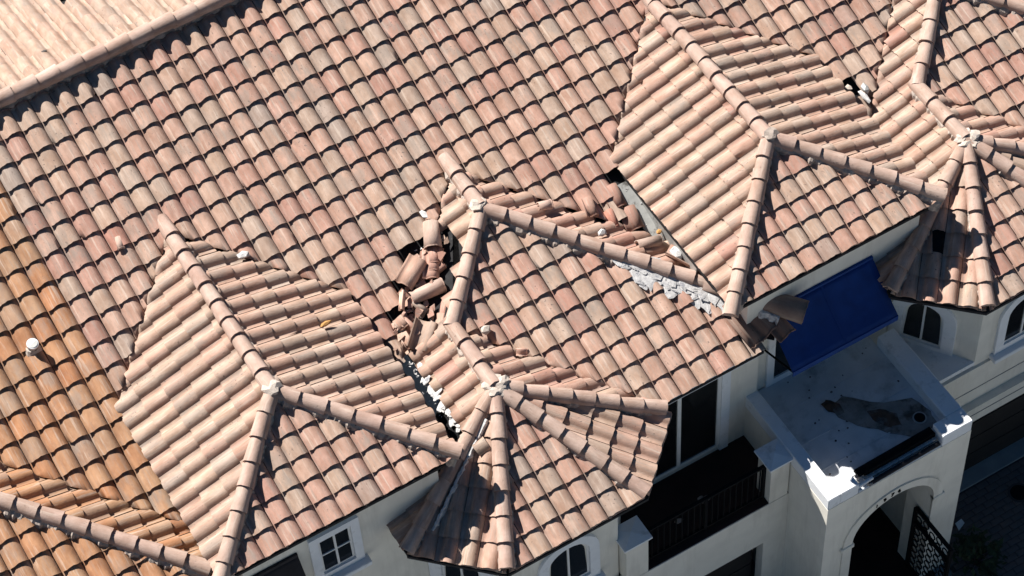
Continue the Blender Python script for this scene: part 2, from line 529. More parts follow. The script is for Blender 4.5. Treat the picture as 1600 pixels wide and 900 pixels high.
def place_tiles(house, limit=300):
    rng = random.Random(len(house.name) * 7 + 3)
    items = []
    for t in QUEUE.get(house, []):
        x, y = proj(t['w'])
        out = max(0, -x, x - 1600, -y, y - 900)
        face = abs((t['w'] - CAM).normalized().dot(t['plane'].n)) / (t['w'] - CAM).length ** 2
        t['rank'] = (out > 12, -face * (0.55 if t['cuts'] else 1.0))
        items.append(t)
    items.sort(key=lambda t: t['rank'])
    mass = {}
    n = 0
    for t in items:
        tone = tone_pick(rng, t['mat'], t['tones'])
        if abs(t['w'].x + .63) < .15 and abs(t['w'].y - 3.10) < .17: tone = (0.98, 1.0, 0.1)
        sh_i = rng.randrange(len(TILE_SHAPES))
        sh = TILE_SHAPES[sh_i]
        if t['cuts']:
            bm = clip_shape(sh, t['cuts'])
            if bm is None: continue
            sh = bm_to_shape(bm)
            ar = sum(f.calc_area() for f in bm.faces if f.smooth)
            bm.free()
            if ar < 0.006: continue
        j = t['jit']
        slip = (rng.uniform(-.018, .004), rng.uniform(-.03, .03)) if rng.random() < 0.05 else (0.0, 0.0)
        if not t['cuts'] and rng.random() < 0.035:          # a chipped corner
            sx_ = rng.choice((-1, 1)); d_ = rng.uniform(.02, .055)
            bm = clip_shape(sh, [(Vector((0.01 + d_ if sx_ < 0 else W - .01 - d_, 0, 0)), Vector((sx_ * .7, -.7, 0)))])
            sh = bm_to_shape(bm); bm.free(); t['cuts'] = True
        M = t['plane'].matrix(t['a'] + rng.uniform(-0.002, 0.002) * j, t['u'] + slip[0] + rng.uniform(-0.004, 0.004) * j, rng.uniform(-0.002, 0.003) * j) @ Matrix.Rotation(slip[1] + rng.uniform(-0.007, 0.007) * j, 4, 'Z') @ Matrix.Rotation(rng.uniform(-0.008, 0.008) * j, 4, 'Y')
        if n < limit:
            n += 1
            me = shared_tile(t['mat'], sh_i) if not t['cuts'] else shape_mesh('roof_tile', sh, MAT[t['mat'], 0])
            o = link('roof_tile', me, None, t['roof'])
            o.matrix_world = M
            o.color = (*tone, 1)
        else:
            ms = mass.setdefault(house, Mass())
            ms.add(sh, M, tone, 0 if t['mat'] == 'pink' else 1)
    for h, ms in mass.items():
        ms.build('roof_tiles', [MAT['pink', 1], MAT['orange', 1]], h)

def caps(roof, a, b, name='hip_cap', spacing=0.33, seed=0, lift=0.075, mat=None, r=(0.112, 0.094), first=0.0, end_open=False, tilt=0.0):
    """half-barrel caps from the high end a down to the low end b, noses downhill"""
    rng = random.Random(seed)
    a, b = Vector(a), Vector(b)
    d = b - a; L = d.length; d = d / L
    n = max(1, round((L - first) / spacing)); sp = (L - first) / n
    u = -d
    zz = Vector((0, 0, 1)); x = u.cross(zz).normalized(); z = x.cross(u)
    for i in range(n):
        nose = a + d * (first + sp * (i + 1))
        if not in_view(nose, 260): continue
        M = Matrix(((x.x, u.x, z.x, nose.x), (x.y, u.y, z.y, nose.y), (x.z, u.z, z.z, nose.z), (0, 0, 0, 1)))
        M = Matrix.Translation(Vector((0, 0, lift))) @ M @ Matrix.Rotation(rng.uniform(-0.028, 0.028), 4, 'Z') @ Matrix.Rotation(rng.uniform(-0.05, 0.05) + tilt, 4, 'Y') @ Matrix.Translation((rng.uniform(-.006, .006), rng.uniform(-.010, .010), rng.uniform(-.004, .006)))
        o = link(name, shared_cap(rng.randrange(4), r, sp + 0.055), None, roof)
        o.matrix_world = M
        o.color = (rng.random(), rng.uniform(0.95, 1.05), rng.random() * 0.75, 1)

def mortar(roof, a, b, w=0.15, seed=0, mat=M_MORTAR, side=0, h=0.11, name='hip_mortar', label=None, step=0.035, rag=0.16):
    """a ragged bed of mortar under a run of caps; side -1/0/1 = which side spreads"""
    rng = random.Random(seed)
    a, b = Vector(a), Vector(b)
    d = b - a; L = d.length; d = d / L
    x = d.cross(Vector((0, 0, 1))).normalized(); z = x.cross(d)
    n = int(L / step)
    v = []; f = []
    for i in range(n + 1):
        p = a + d * (L * i / n)
        wl = w * (1 + rng.uniform(-rag, rag)) * (1.0 if side <= 0 else 0.6); wr = w * (1 + rng.uniform(-rag, rag)) * (1.0 if side >= 0 else 0.6)
        v += [p - x * wl + z * (-0.10), p - x * wl * 0.85 + z * (h * 0.45 + rng.uniform(-.014, .014)), p - x * wl * 0.45 + z * h, p + x * wr * 0.45 + z * h, p + x * wr * 0.85 + z * (h * 0.45 + rng.uniform(-.014, .014)), p + x * wr + z * (-0.10)]
    for i in range(n):
        for k in range(5):
            f.append((i * 6 + k, i * 6 + k + 1, (i + 1) * 6 + k + 1, (i + 1) * 6 + k))
    f.append((0, 1, 2, 3, 4, 5)); f.append(tuple(n * 6 + k for k in range(6))[::-1])
    o = link(name, mesh_from(name, v, f), mat, roof)
    if label: o['label'] = label
    return o

def deck(name, house, polys, mat=M_FELT, drop=0.035, thick=0.05):
    mb = MB()
    for plane, poly in polys:
        top = [plane.on(x, y) - plane.n * drop for x, y in poly]
        ar = sum(poly[i - 1][0] * poly[i][1] - poly[i][0] * poly[i - 1][1] for i in range(len(poly)))
        if ar < 0: top.reverse()
        n = len(top)
        mb.add(top + [p - Vector((0, 0, thick)) for p in top], [tuple(range(n)), tuple(range(2 * n - 1, n - 1, -1))] + [(i, n + i, n + (i + 1) % n, (i + 1) % n) for i in range(n)])
    me = mesh_from(name, mb.v, mb.f)
    return link(name, me, mat, house)

# ------------------------------------------------------------------ roof dimensions (metres; x along the row, -y to the street)
T = 7.537                     # house pitch along the row
Z0 = -1.116                   # main roof height at y = 0
YR = 5.45                     # main ridge
XW, YW, ZW = 3.797, 1.282, -0.328     # apex of the entry wing
XB, YB, ZB = 2.624, -1.021, -0.768    # apex of the octagonal bay
SW = 1.69                     # half width of the front wing
MAIN = Plane((0, 0, Z0), (0, -S, 1))
BACK = Plane((0, YR, Z0 + S * YR), (0, S, 1))

houses = {}
houses[-1] = thing('townhouse', 'end of the row with orange clay roof tiles, at the lower left', 'house')
houses[0] = thing('townhouse', 'middle house with pink clay tiles, a rubble-filled roof valley and the arched porch', 'house')
houses[1] = thing('townhouse', 'house with the arched bay windows and tile roof at the upper right', 'house')

def hgt(v): return Vector(v)

def build_roof(k):
    H = houses[k]
    mat = 'orange' if k == -1 else 'pink'
    ox = k * T
    xw = XW + ox if k >= 0 else XW - 7.911
    bx = XB + ox if k >= 0 else XB - 7.911
    xl = -1.613 + k * T - (0.006 if k == 1 else 0)
    xr = -1.613 + (k + 1) * T
    sx = ox
    # ---- main roof of this house
    ys = (0 - Z0) / S          # where the front-wing ridge meets the main roof
    yw = (ZW - Z0) / S
    if k == 1:
        poly = [(xl, YR - 0.09), (xl, 1.36), (sx, ys), (sx + SW, 1.29), (sx + SW, yw - (xw - sx - SW)), (xw, yw), (xw + 3.2, yw - 3.2), (xw + 3.2, YR - .09)]
    elif k == 0:
        poly = [(xl, YR - 0.09), (xl, 1.36), (sx, ys), (sx + SW, 1.29), (sx + SW, yw - (xw - sx - SW)), (xw, yw), (xr, yw - (xr - xw)), (xr, YR - .09)]
    else:
        poly = [(-7.5, YR - 0.09), (-7.5, yw - 3), (xw - 3, yw - 3), (xw, yw), (xr, yw - (xr - xw)), (xr, YR - .09)]
    roof = deck('main_roof', H, [(MAIN, poly)])
    holes = []
    if k == 0:
        # valley beside the entry wing: tiles torn out
        holes.append([(3.08, 1.50), (2.78, 1.62), (2.45, 1.12), (2.20, 0.80), (2.02, 0.50), (2.06, 0.10), (2.9, 0.5), (3.3, 1.2)])
        # missing tiles by the next wing's flashing
        holes.append([(5.62, 1.02), (6.2, 1.02), (6.2, -0.2), (5.60, -0.2), (5.50, 0.40)])
    if k == 1:
        holes.append([(T + 1.66, .98), (T + 1.90, 1.0), (T + 1.90, .66), (T + 1.66, .66)])
    lay(H, roof, MAIN, poly, -1.613 - W, 0.63 * EX + 0.0, mat, holes=holes, tones=(0.0, 1.0))
    # back slope
    bl, br = (xl, xr) if k == 0 else ((-8, xr) if k == -1 else (xl, 10))
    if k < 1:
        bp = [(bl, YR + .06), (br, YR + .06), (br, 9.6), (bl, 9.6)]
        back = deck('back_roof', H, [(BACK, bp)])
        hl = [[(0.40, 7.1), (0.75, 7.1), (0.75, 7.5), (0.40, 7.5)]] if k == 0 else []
        lay(H, back, BACK, bp, 0.07, -0.16, 'pink', holes=hl, tones=(0.55, 0.85))  # paler tile tones paint in the strong sun on this slope
    # ridge caps
    caps(roof, (xl if k > -1 else -7, YR, Z0 + S * YR), (min(xr, 11), YR, Z0 + S * YR), 'ridge_cap', 0.335, seed=k + 5, lift=0.095, r=(0.128, 0.108))
    mortar(roof, (xl if k > -1 else -7, YR, Z0 + S * YR - .02), (min(xr, 11), YR, Z0 + S * YR - .02), 0.125, seed=k + 9, h=0.125, name='ridge_mortar')
    # ---- front wing (simple hip)
    if k >= 0:
        A = (sx, 0.0, 0.0)
        SL = Plane(A, (-S, 0, 1)); SR = Plane(A, (S, 0, 1)); SF = Plane(A, (0, -S, 1))
        pl = [(sx, ys), (sx - SW, 1.29), (sx - SW, -SW), (sx, 0)]
        pr = [(sx, ys), (sx, 0), (sx + SW, -SW), (sx + SW, 1.29)]
        pf = [(sx, 0), (sx - SW - .02, -SW - .02), (sx + SW + .02, -SW - .02)]
        fr = deck('front_wing_roof', H, [(SL, pl), (SR, pr), (SF, pf)])
        tn = (0.35, 0.92)
        lay(H, fr, SL, pl, -0.59 - W, -1.80, 'pink', exp=0.329, tones=tn)
        lay(H, fr, SR, pr, 0.24 - W, -1.80, 'pink', exp=0.335, tones=tn)
        lay(H, fr, SF, pf, 0.025 - W, -1.817, 'pink', exp=0.312)
        zz = -S * SW
        caps(fr, (sx, ys + .18, 0.02), (sx, -0.02, 0.0), 'ridge_cap', 0.33, seed=11 + k)
        mortar(fr, (sx, ys, 0), (sx, 0, 0), 0.15, seed=21 + k, side=-1)
        caps(fr, (sx, 0, 0), (sx - SW - .10, -SW - .10, zz - .04), 'hip_cap', 0.335, seed=31 + k)
        mortar(fr, (sx, 0, 0), (sx - SW, -SW, zz), 0.12, seed=41 + k)
        caps(fr, (sx, 0, 0), (sx + SW + .02, -SW - .02, zz - .01), 'hip_cap', 0.335, seed=51 + k)
        mortar(fr, (sx, 0, 0), (sx + SW, -SW, zz), 0.15, seed=61 + k, side=1)
        blob('apex_mortar', M_MORTAR if k else M_LIME, (sx, -0.02, 0.15), 0.115, fr, (1, 1, .6), seed=k)
    # ---- entry wing (big hip) and octagonal bay
    y0 = YW
    A = (xw, YW, ZW)
    WF = Plane(A, (0, -S, 1)); WR = Plane(A, (S, 0, 1)); WL = Plane(A, (-S, 0, 1))
    b0 = (bx, YW - (xw - bx))
    ye = -1.955
    xe = (T - 1.613 + .29 + ox) if k >= 0 else xw + 2.43
    pwf = [b0, (xw, YW), (xw + 2.42, YW - 2.42), (xw + 2.42, ye), (bx + 1.90, ye)]
    pwr = [(xw, YW), (xw + 2.42, YW - 2.42), (xw + 2.42, yw - 2.42), (xw, yw)]
    if k == -1:
        pwr = [(xw, YW), (xw + 2.52, YW - 2.52), (xw + 2.52, yw - 2.52), (xw, yw)]
        pwf = [b0, (xw, YW), (xw + 2.5, YW - 2.5), (xw + 2.5, ye), (bx + 1.90, ye)]
    er = deck('entry_wing_roof', H, [(WF, pwf), (WR, pwr)])
    lay(H, er, WF, pwf, 0.253 - W, -3.455, mat)
    lay(H, er, WR, pwr, 0.16 - W, -0.48 - 8 * 0.325, mat, exp=0.325, tones=(0.1, 0.75) if k >= 0 else (0, 1))
    he = 2.42 if k >= 0 else 2.45
    he2 = 2.28 if k == 0 else he
    caps(er, (xw, YW, ZW), (xw + he2, YW - he2, ZW - S * he2), 'hip_cap', 0.335, seed=71 + k)
    mortar(er, (xw, YW, ZW), (xw + he2, YW - he2, ZW - S * he2), 0.16, seed=81 + k, side=1)
    if k < 0: return
    blob('apex_mortar', M_LIME, (xw - .03, YW + .02, ZW + 0.16), 0.11, er, (1, 1, .5), seed=k + 3)
    caps(er, (xw, yw + .16, ZW + .02), (xw, YW, ZW), 'ridge_cap', 0.34, seed=91 + k)
    mortar(er, (xw, yw, ZW), (xw, YW, ZW), 0.14, seed=94 + k)
    # left hip down to the bay ridge
    caps(er, (xw, YW, ZW), (bx, b0[1], ZB), 'hip_cap', 0.32, seed=101 + k, lift=0.075)
    mortar(er, (xw, YW, ZW), (bx, b0[1], ZB), 0.12, seed=111 + k)
    # bay
    zE = -1.548
    HA = (bx - 1.931, YB - 1.043, -1.53); HB = (bx - 1.017, YB - 1.928, zE); HC = (bx + 1.017, YB - 1.928, zE); HD = (bx + 1.931, YB - 1.043, zE)
    Bb = (bx, YB, ZB)
    def tri(a, b, c): return Plane(a, (Vector(b) - Vector(a)).cross(Vector(c) - Vector(a)))
    BAB = tri(Bb, HA, HB); BF = tri(Bb, HB, HC); BCD = tri(Bb, HC, HD); BR = tri(Bb, HD, (bx, b0[1], ZB))
    def out(h, e=0.0):       # push an eave corner outward a little
        return (h[0] + (h[0] - bx) * e, h[1] + (h[1] - YB) * e)
    e = 0.045
    a_, b_, c_, d_ = out(HA, e), out(HB, e), out(HC, e), out(HD, e)
    cut = sx + SW + (0.31 if k == 0 else 0.12)
    pbl = [(xw, yw), (xw, YW), b0, (bx, YB), a_, (a_[0], -1.62), (cut, -1.55), (cut, yw - (xw - cut)), ]
    pbr = [b0, (bx + 1.86, b0[1] - 1.99), d_, (bx, YB)]
    br_ = deck('bay_roof', H, [(WL, pbl), (BAB, [(bx, YB), a_, b_]), (BF, [(bx, YB), b_, c_]), (BCD, [(bx, YB), c_, d_]), (BR, pbr)])
    holes = []
    if k == 0:
        holes = [[(3.20, 1.35), (2.6, 1.5), (1.9, 0.55), (2.15, 0.22), (2.62, 0.22), (2.9, 0.62), (3.25, 0.98)]]
    tn = (0.3, 0.9)
    lay(H, br_, WL, pbl, 0.14 - W, -0.48 - 12 * .325, 'pink', exp=.325, holes=holes, tones=tn)
    bab_holes = [] if k == 0 else [[(bx - 1.06, -1.74), (bx - .98, -1.83), (bx - 1.12, -1.95), (bx - 1.20, -1.87)]]
    lay(H, br_, BAB, [(bx, YB), a_, b_], 0.15 - W, -2.318, 'pink', exp=.335, halves=bab_holes, tones=tn)
    lay(H, br_, BF, [(bx, YB), b_, c_], 0.17 - W, -2.148, 'pink', exp=.325)
    lay(H, br_, BCD, [(bx, YB), c_, d_], 0.13 - W, -2.30, 'pink', exp=.335, tones=(0.3, 1.0))
    lay(H, br_, BR, pbr, 0.1 - W, -2.2, 'pink', exp=.33)
    caps(br_, (bx, b0[1] + .05, ZB + .02), (bx, YB, ZB), 'ridge_cap', 0.34, seed=121 + k)
    mortar(br_, (bx, b0[1], ZB), (bx, YB, ZB), 0.13, seed=131 + k)
    for i, h in enumerate((HA, HB, HC, HD)):
        end = Vector(Bb) + (Vector(h) - Vector(Bb)) * (1.03 if i != 3 else 1.0)
        caps(br_, Bb, end, 'hip_cap', 0.345, seed=141 + i + k * 10, lift=0.07, first=0.02)
        mortar(br_, Bb, h, 0.125, seed=151 + i + k * 10)
    for i in range(5):
        an = i * 1.26
        blob('apex_mortar', M_LIME, (bx + .09 * math.cos(an), YB - .02 + .09 * math.sin(an), ZB + .15 - .012 * i), 0.085, br_, (1.2, 1, .55), seed=i + 40 + k)

for k in (-1, 0, 1): build_roof(k)
for k in (-1, 0, 1): place_tiles(houses[k])
# ------------------------------------------------------------------ ground
ZG = -6.75
M_BOUNCE_GROUND = plain('pale_concrete_ground', (0.29, 0.30, 0.31), 0.9, 0.12, 0.6, 0)  # unseen ground made pale so it bounces fill light onto the shaded walls
mb = MB(); mb.box(-60, 80, -80, 60, ZG - 0.3, ZG - 0.060)
g = mb.build('ground', M_BOUNCE_GROUND); g['kind'] = 'structure'
drive = bpy.data.objects.new('driveway', None); COL.objects.link(drive); drive['kind'] = 'structure'
mb = MB(); mb.box(8.5, 13.4, -5.7, -2.88, ZG - .055, ZG - .012); o_ = mb.build('paver_bed', M_SAND, drive)
pav = []
rng = random.Random(4)
for v in range(3):
    m = MB(); m.box(-.098, .098, -.048, .048, -.05, 0)
    o_ = m.build('paver', M_PAVER, None, bevel=0.006); pav.append(o_.data); bpy.data.objects.remove(o_)
for j in range(0, 26):
    for i in range(0, 24):
        x = 8.55 + i * 0.204 + (0.102 if j % 2 else 0); y = -2.96 - j * 0.104
        if not in_view(Vector((x, y, ZG)), 30): continue
        o_ = link('paver', pav[rng.randrange(3)], None, drive, (x, y, ZG + rng.uniform(-.004, .004)))
        o_.rotation_euler = (rng.uniform(-.02, .02), rng.uniform(-.02, .02), rng.uniform(-.02, .02))
mb = MB(); mb.box(8.62, 12.6, -2.885, -2.60, ZG - .05, ZG + .015)
apron = mb.build('apron', M_CONC, None, bevel=.01); apron['kind'] = 'structure'
mh = thing('manhole_cover', 'round dark manhole cover set in the shaded paved driveway', 'manhole cover', (0, 0, 0))
mb = MB(); mb.tube((10.15, -3.37, ZG - .03), (10.15, -3.37, ZG + .012), .135, 24); mb.build('lid', M_IRON, mh)
mb = MB()
for i in range(24):
    a0, a1 = 2 * math.pi * i / 24, 2 * math.pi * (i + 1) / 24
    p = [(10.15 + r * math.cos(a), -3.37 + r * math.sin(a), ZG - .02) for r, a in ((.135, a0), (.17, a0), (.17, a1), (.135, a1))]
    mb.prism(p, (0, 0, .036))
mb.build('ring', M_SAND, mh)
mb = MB(); mb.prism([(8.98, -3.42, ZG + .012), (9.13, -3.36, ZG + .012), (9.13, -3.28, ZG + .02), (9.0, -3.30, ZG + .03)], (0, 0, .012))
tag(mb.build('card', M_PAPER), 'white scrap of card lying on the driveway pavers beside the porch pier', 'card')
# shrub by the pier
sh = thing('shrub', 'small dark leafy shrub growing at the foot of the porch pier', 'shrub')
rng = random.Random(12)
mb = MB(); st = MB()
for i in range(26):
    a = rng.uniform(0, 6.28); rr = rng.uniform(.05, .36)
    tip = Vector((8.86 + rr * math.cos(a), -3.98 + rr * math.sin(a) * 1.0, ZG + rng.uniform(.18, .62)))
    st.tube((8.86 + .04 * math.cos(a), -3.98 + .04 * math.sin(a), ZG), tip, .009, 5, .003)
    for q in range(9):
        c = tip + Vector((rng.gauss(0, .06), rng.gauss(0, .06), rng.gauss(0, .06)))
        d = Vector((rng.gauss(0, 1), rng.gauss(0, 1), rng.gauss(0, .6))).normalized(); e = d.cross(Vector((0, 0, 1))).normalized()
        L_ = rng.uniform(.05, .09)
        mb.add([c - d * L_, c + e * L_ * .4, c + d * L_, c - e * L_ * .4], [(0, 1, 2, 3)])
fo = mb.build('foliage', M_LEAF, sh); fo['kind'] = 'stuff'
st.build('stem', M_WOOD, sh)

# ------------------------------------------------------------------ walls
YWALL, YSW, YBAL = -1.75, -1.63, -2.86
RW = 1.64                                      # bay wall distance from its axis
def arch_pts(cx, hw, z0, n=10, x0=None):
    return [(cx + hw * math.cos(math.pi * i / n), z0 + hw * math.sin(math.pi * i / n)) for i in range(n + 1)]

def arched_window(house, origin, ex, en, half, zb, zs, label=None, arch=True, bars='v', trim=.13, sill=True, pointed=0.0):
    """window on a wall: origin = point of the wall at the window axis, ex along the wall, en outward; zb bottom, zs spring"""
    ex, en = Vector(ex), Vector(en)
    def pt(x, z, d=0.0): return Vector((origin[0], origin[1], 0)) + ex * x + Vector((0, 0, z)) + en * d
    n = 12
    def outline(hw, top):
        if arch: return [(hw * math.cos(math.pi * i / n), zs + hw * math.sin(math.pi * i / n) * top) for i in range(n + 1)]
        return [(hw, zs), (-hw, zs)]
    def ring(h0, h1, zb0, zb1, d0, d1, t0=1.0, t1=1.0):
        m = MB()
        a = [(h0, zb0)] + outline(h0, t0) + [(-h0, zb0)]
        b = [(h1, zb1)] + outline(h1, t1) + [(-h1, zb1)]
        for i in range(len(a)):
            j = (i + 1) % len(a)
            q = [a[i], b[i], b[j], a[j]]
            m.prism([pt(x, z, d0) for x, z in q], en * (d1 - d0))
        return m
    if not arch:
        zs2 = zs + trim
        def outline(hw, top): return [(hw, zs + (hw - half)), (-hw, zs + (hw - half))]
    w = ring(half, half + trim, zb, zb - trim, -.02, .045).build('window', M_WHITE, house, label=label)
    ring(half - .035, half - .002, zb + .035, zb + .002, -.03, .012).build('frame', M_FRAME, w)
    g_ = MB()
    o_ = [(half - .03, zb + .03)] + ([(x * (half - .03) / half, z) for x, z in outline(half - .03, 1)] if arch else [(half - .03, zs - .03), (-half + .03, zs - .03)]) + [(-half + .03, zb + .03)]
    g_.prism([pt(x, z, -.03) for x, z in o_], en * .034)
    g_.build('pane', M_GLASS, w)
    m = MB()
    top = zs + (half - .02 if arch else -.02)
    m.bar(pt(0, zb + .02, .01), pt(0, top, .01), .03, .022, en)
    m.build('mullion', M_FRAME, w)
    if bars == 'cross':
        m = MB(); m.bar(pt(-half + .03, (zb + zs) / 2 + .02, .010), pt(half - .03, (zb + zs) / 2 + .02, .010), .022, .02, en); m.build('glazing_bar', M_FRAME, w)
    if sill:
        m = MB(); a = half + trim + .05
        m.prism([pt(-a, zb - trim - .07, -.01), pt(a, zb - trim - .07, -.01), pt(a, zb - trim + .02, -.01), pt(-a, zb - trim + .02, -.01)], en * .15)
        m.build('sill', M_WHITE, w, bevel=.012)
    return w

def oct_walls(k):
    H = houses[k]; bx = XB + k * T; by = YB
    c, s_ = RW * math.tan(math.pi / 8), RW
    P = [(bx - RW, -1.2), (bx - s_, by - c * 0.6), (bx - 0.78, by - 1.68), (bx + 0.78, by - 1.68), (bx + s_, by - c * 0.6), (bx + RW, -1.2)]
    m = MB()
    m.prism([(x, y, -6.78 if k == 0 else -4.42) for x, y in P], (0, 0, 5.12 if k == 0 else 2.76))
    return m.build('wall', M_STUCCO, H)

def house_walls(k):
    H = houses[k]; ox = k * T
    # upper wall of the front wing, under its eave
    m = MB()
    m.box(ox - 1.40, ox + 1.40, YSW, 2.0, -6.78, -0.70)
    m.build('wall', M_STUCCO, H)
    oct_walls(k)
    m = MB(); m.box(ox + 3.2, ox + 6.28, YWALL, 2.0, -3.84, -1.56)
    m.box(ox + 3.2, ox + 6.05, YWALL, 2.0, -6.78, -3.846)
    m.build('wall', M_STUCCO, H)
    # fascia boards
    m = MB()
    m.box(ox - 1.62, ox + 1.62, -1.655, -1.632, -0.79, -0.66); m.build('fascia', M_WHITE, H); m = MB()
    m.box(ox + 4.50, ox + 6.19, -1.93, -1.905, -1.66, -1.545)
    m.build('fascia', M_WHITE, H)
    bx = XB + ox
    n7 = math.sqrt(.5)
    # bay windows
    arched_window(H, (bx, YB - 1.68), (1, 0, 0), (0, -1, 0), .32, -3.30, -2.64, trim=.15, label='arched bay window facing the street')
    d = Vector((-.86, -1.0, 0)).normalized()
    # facet between (bx-1.64, by-.41) and (bx-.78, by-1.68)
    p0 = Vector((bx - RW, YB - RW * math.tan(math.pi / 8) * .6, 0)); p1 = Vector((bx - .78, YB - 1.68, 0))
    e = (p1 - p0).normalized(); nn = Vector((e.y, -e.x, 0))
    if nn.y > 0: nn = -nn
    mid = p0.lerp(p1, .47)
    arched_window(H, (mid.x, mid.y), e, nn, .30, -3.33, -2.72, trim=.185, sill=False, label='narrow arched window on the angled side of the bay')
house_walls(0); house_walls(1)

H0 = houses[0]
# small four-pane window under the front-wing eave
arched_window(H0, (-0.14, YSW), (1, 0, 0), (0, -1, 0), .235, -1.78, -0.98, label='square four-pane window under the front-wing eave', arch=False, bars='cross', trim=.12)
# sliding balcony door
d0 = MB()
for x0, x1 in ((4.30, 4.36), (4.95, 5.01), (5.60, 5.66)): d0.box(x0, x1, YWALL - .03, YWALL + .02, -3.66, -1.62)
d0.box(4.36, 5.60, YWALL - .028, YWALL + .02, -3.70, -3.64)
door = d0.build('sliding_door', M_FRAME, H0)
for x0, x1 in ((4.36, 4.95), (5.01, 5.60)):
    m = MB(); m.box(x0, x1, YWALL - .012, YWALL + .005, -3.64, -1.62); m.build('pane', M_GLASS, door)
m = MB(); m.box(5.66, 5.80, YWALL - .045, YWALL + .02, -3.80, -1.60); m.build('door_trim', M_WHITE, door)

# balcony between the bay and the porch
bal = MB()
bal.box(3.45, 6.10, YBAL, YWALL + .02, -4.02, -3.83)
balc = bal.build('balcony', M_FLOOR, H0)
m = MB()
m.box(3.30, 6.10, YBAL - .012, YBAL + .14, -4.87, -3.845)
m.box(3.30, 4.20, YBAL - .011, YBAL + .14, -6.78, -4.872)
m.box(5.72, 6.10, YBAL - .011, YBAL + .14, -6.78, -4.872)
m.build('wall', M_STUCCO, H0)
m = MB(); m.box(4.20, 5.72, YBAL + .24, YBAL + .28, -6.78, -4.86); gd = m.build('garage_door', M_DARKIN, H0)
m = MB()
for i in range(4): m.box(4.24, 5.70, YBAL + .228, YBAL + .242, -6.70 + i * .46, -6.70 + i * .46 + .42)
m.build('door_panel', M_DARKIN, gd)
for x0, x1, nm in ((5.74, 6.096, 'r'), (3.40, 3.80, 'l')):
    m = MB(); m.box(x0 + .03, x1 - .02, YBAL - .008, YBAL + .30, -3.84, -2.92); p_ = m.build('pedestal', M_STUCCO, H0)
    m = MB(); cx, cy = (x0 + x1) / 2, YBAL + .145
    a, b = (x1 - x0) / 2 + .02, .20
    base = [(cx - a, cy - b, -2.92), (cx + a, cy - b, -2.92), (cx + a, cy + b, -2.92), (cx - a, cy + b, -2.92)]
    top = [Vector((x, y, -2.885)) for x, y, z in base] + [Vector((cx, cy, -2.835))]
    m.add([Vector(q) for q in base] + top, [(3, 2, 1, 0), (0, 1, 5, 4), (1, 2, 6, 5), (2, 3, 7, 6), (3, 0, 4, 7), (4, 5, 8), (5, 6, 8), (6, 7, 8), (7, 4, 8)])
    m.build('cap', M_WHITE, p_)
rail = MB(); rail.box(3.80, 5.75, YBAL + .10, YBAL + .15, -3.03, -2.99); rail.box(3.80, 5.75, YBAL + .105, YBAL + .145, -3.78, -3.75)
for x in (4.77, 3.82, 5.72): rail.box(x, x + .045, YBAL + .10, YBAL + .145, -3.84, -3.035)
rl = rail.build('railing', M_IRON, H0)
x = 3.92
bal_me = None
while x < 5.7:
    if bal_me is None:
        m = MB(); m.box(-.008, .008, -.008, .008, 0, .715); o_ = m.build('baluster', M_IRON, rl, ); bal_me = o_.data
    else:
        o_ = link('baluster', bal_me, None, rl)
    o_.location = (x, YBAL + .124, -3.748); x += .098
# odds and ends on the balcony floor
for i, (x, y, r) in enumerate(((4.55, -2.45, .035), (5.05, -2.35, .05), (5.0, -2.30, .03))):
    blob('rubble_crumb', M_MORTAR, (x, y, -3.80), r, None, (1.6, 1, .6), i)['label'] = ('small pale crumb of rubble alone on the dark balcony floor', 'largest pale crumb of rubble in the middle of the dark balcony floor', 'little pale crumb touching a larger one on the dark balcony floor')[i]
for o in [o for o in bpy.data.objects if o.name.startswith('rubble_crumb')]: o['category'] = 'rubble'; o['group'] = 'rubble crumbs on the balcony floor'

# ------------------------------------------------------------------ entrance porch
PX0, PX1, PY0, PY1, PT = 6.10, 8.50, -3.74, YSW - .02, -2.84
porch = MB()
AX, AR, AZ = 7.29, .70, -4.38
m = MB()
# front wall round the arch
m.box(PX0, AX - AR, PY0, PY0 + .52, -6.78, AZ)
m.box(AX + AR, PX1, PY0, PY0 + .52, -6.78, AZ)
n = 18
arc = [(AX - AR * math.cos(math.pi * i / n), AZ + AR * math.sin(math.pi * i / n)) for i in range(n + 1)]
ZT = -3.09
m.prism([(PX0, PY0, AZ), (AX - AR, PY0, AZ), (AX - AR, PY0, ZT), (PX0, PY0, ZT)], (0, .52, 0))
m.prism([(AX + AR, PY0, AZ), (PX1, PY0, AZ), (PX1, PY0, ZT), (AX + AR, PY0, ZT)], (0, .52, 0))
for i in range(n):
    (x0, z0), (x1, z1) = arc[i], arc[i + 1]
    m.prism([(x0, PY0, z0), (x1, PY0, z1), (x1, PY0, ZT), (x0, PY0, ZT)], (0, .52, 0))
# side walls
m.box(PX0 + .001, PX0 + .20, PY0 + .521, PY1, -6.78, ZT)
m.box(PX1 - .28, PX1 - .001, PY0 + .521, PY1, -6.78, ZT)
pw = m.build('wall', M_STUCCO, H0)
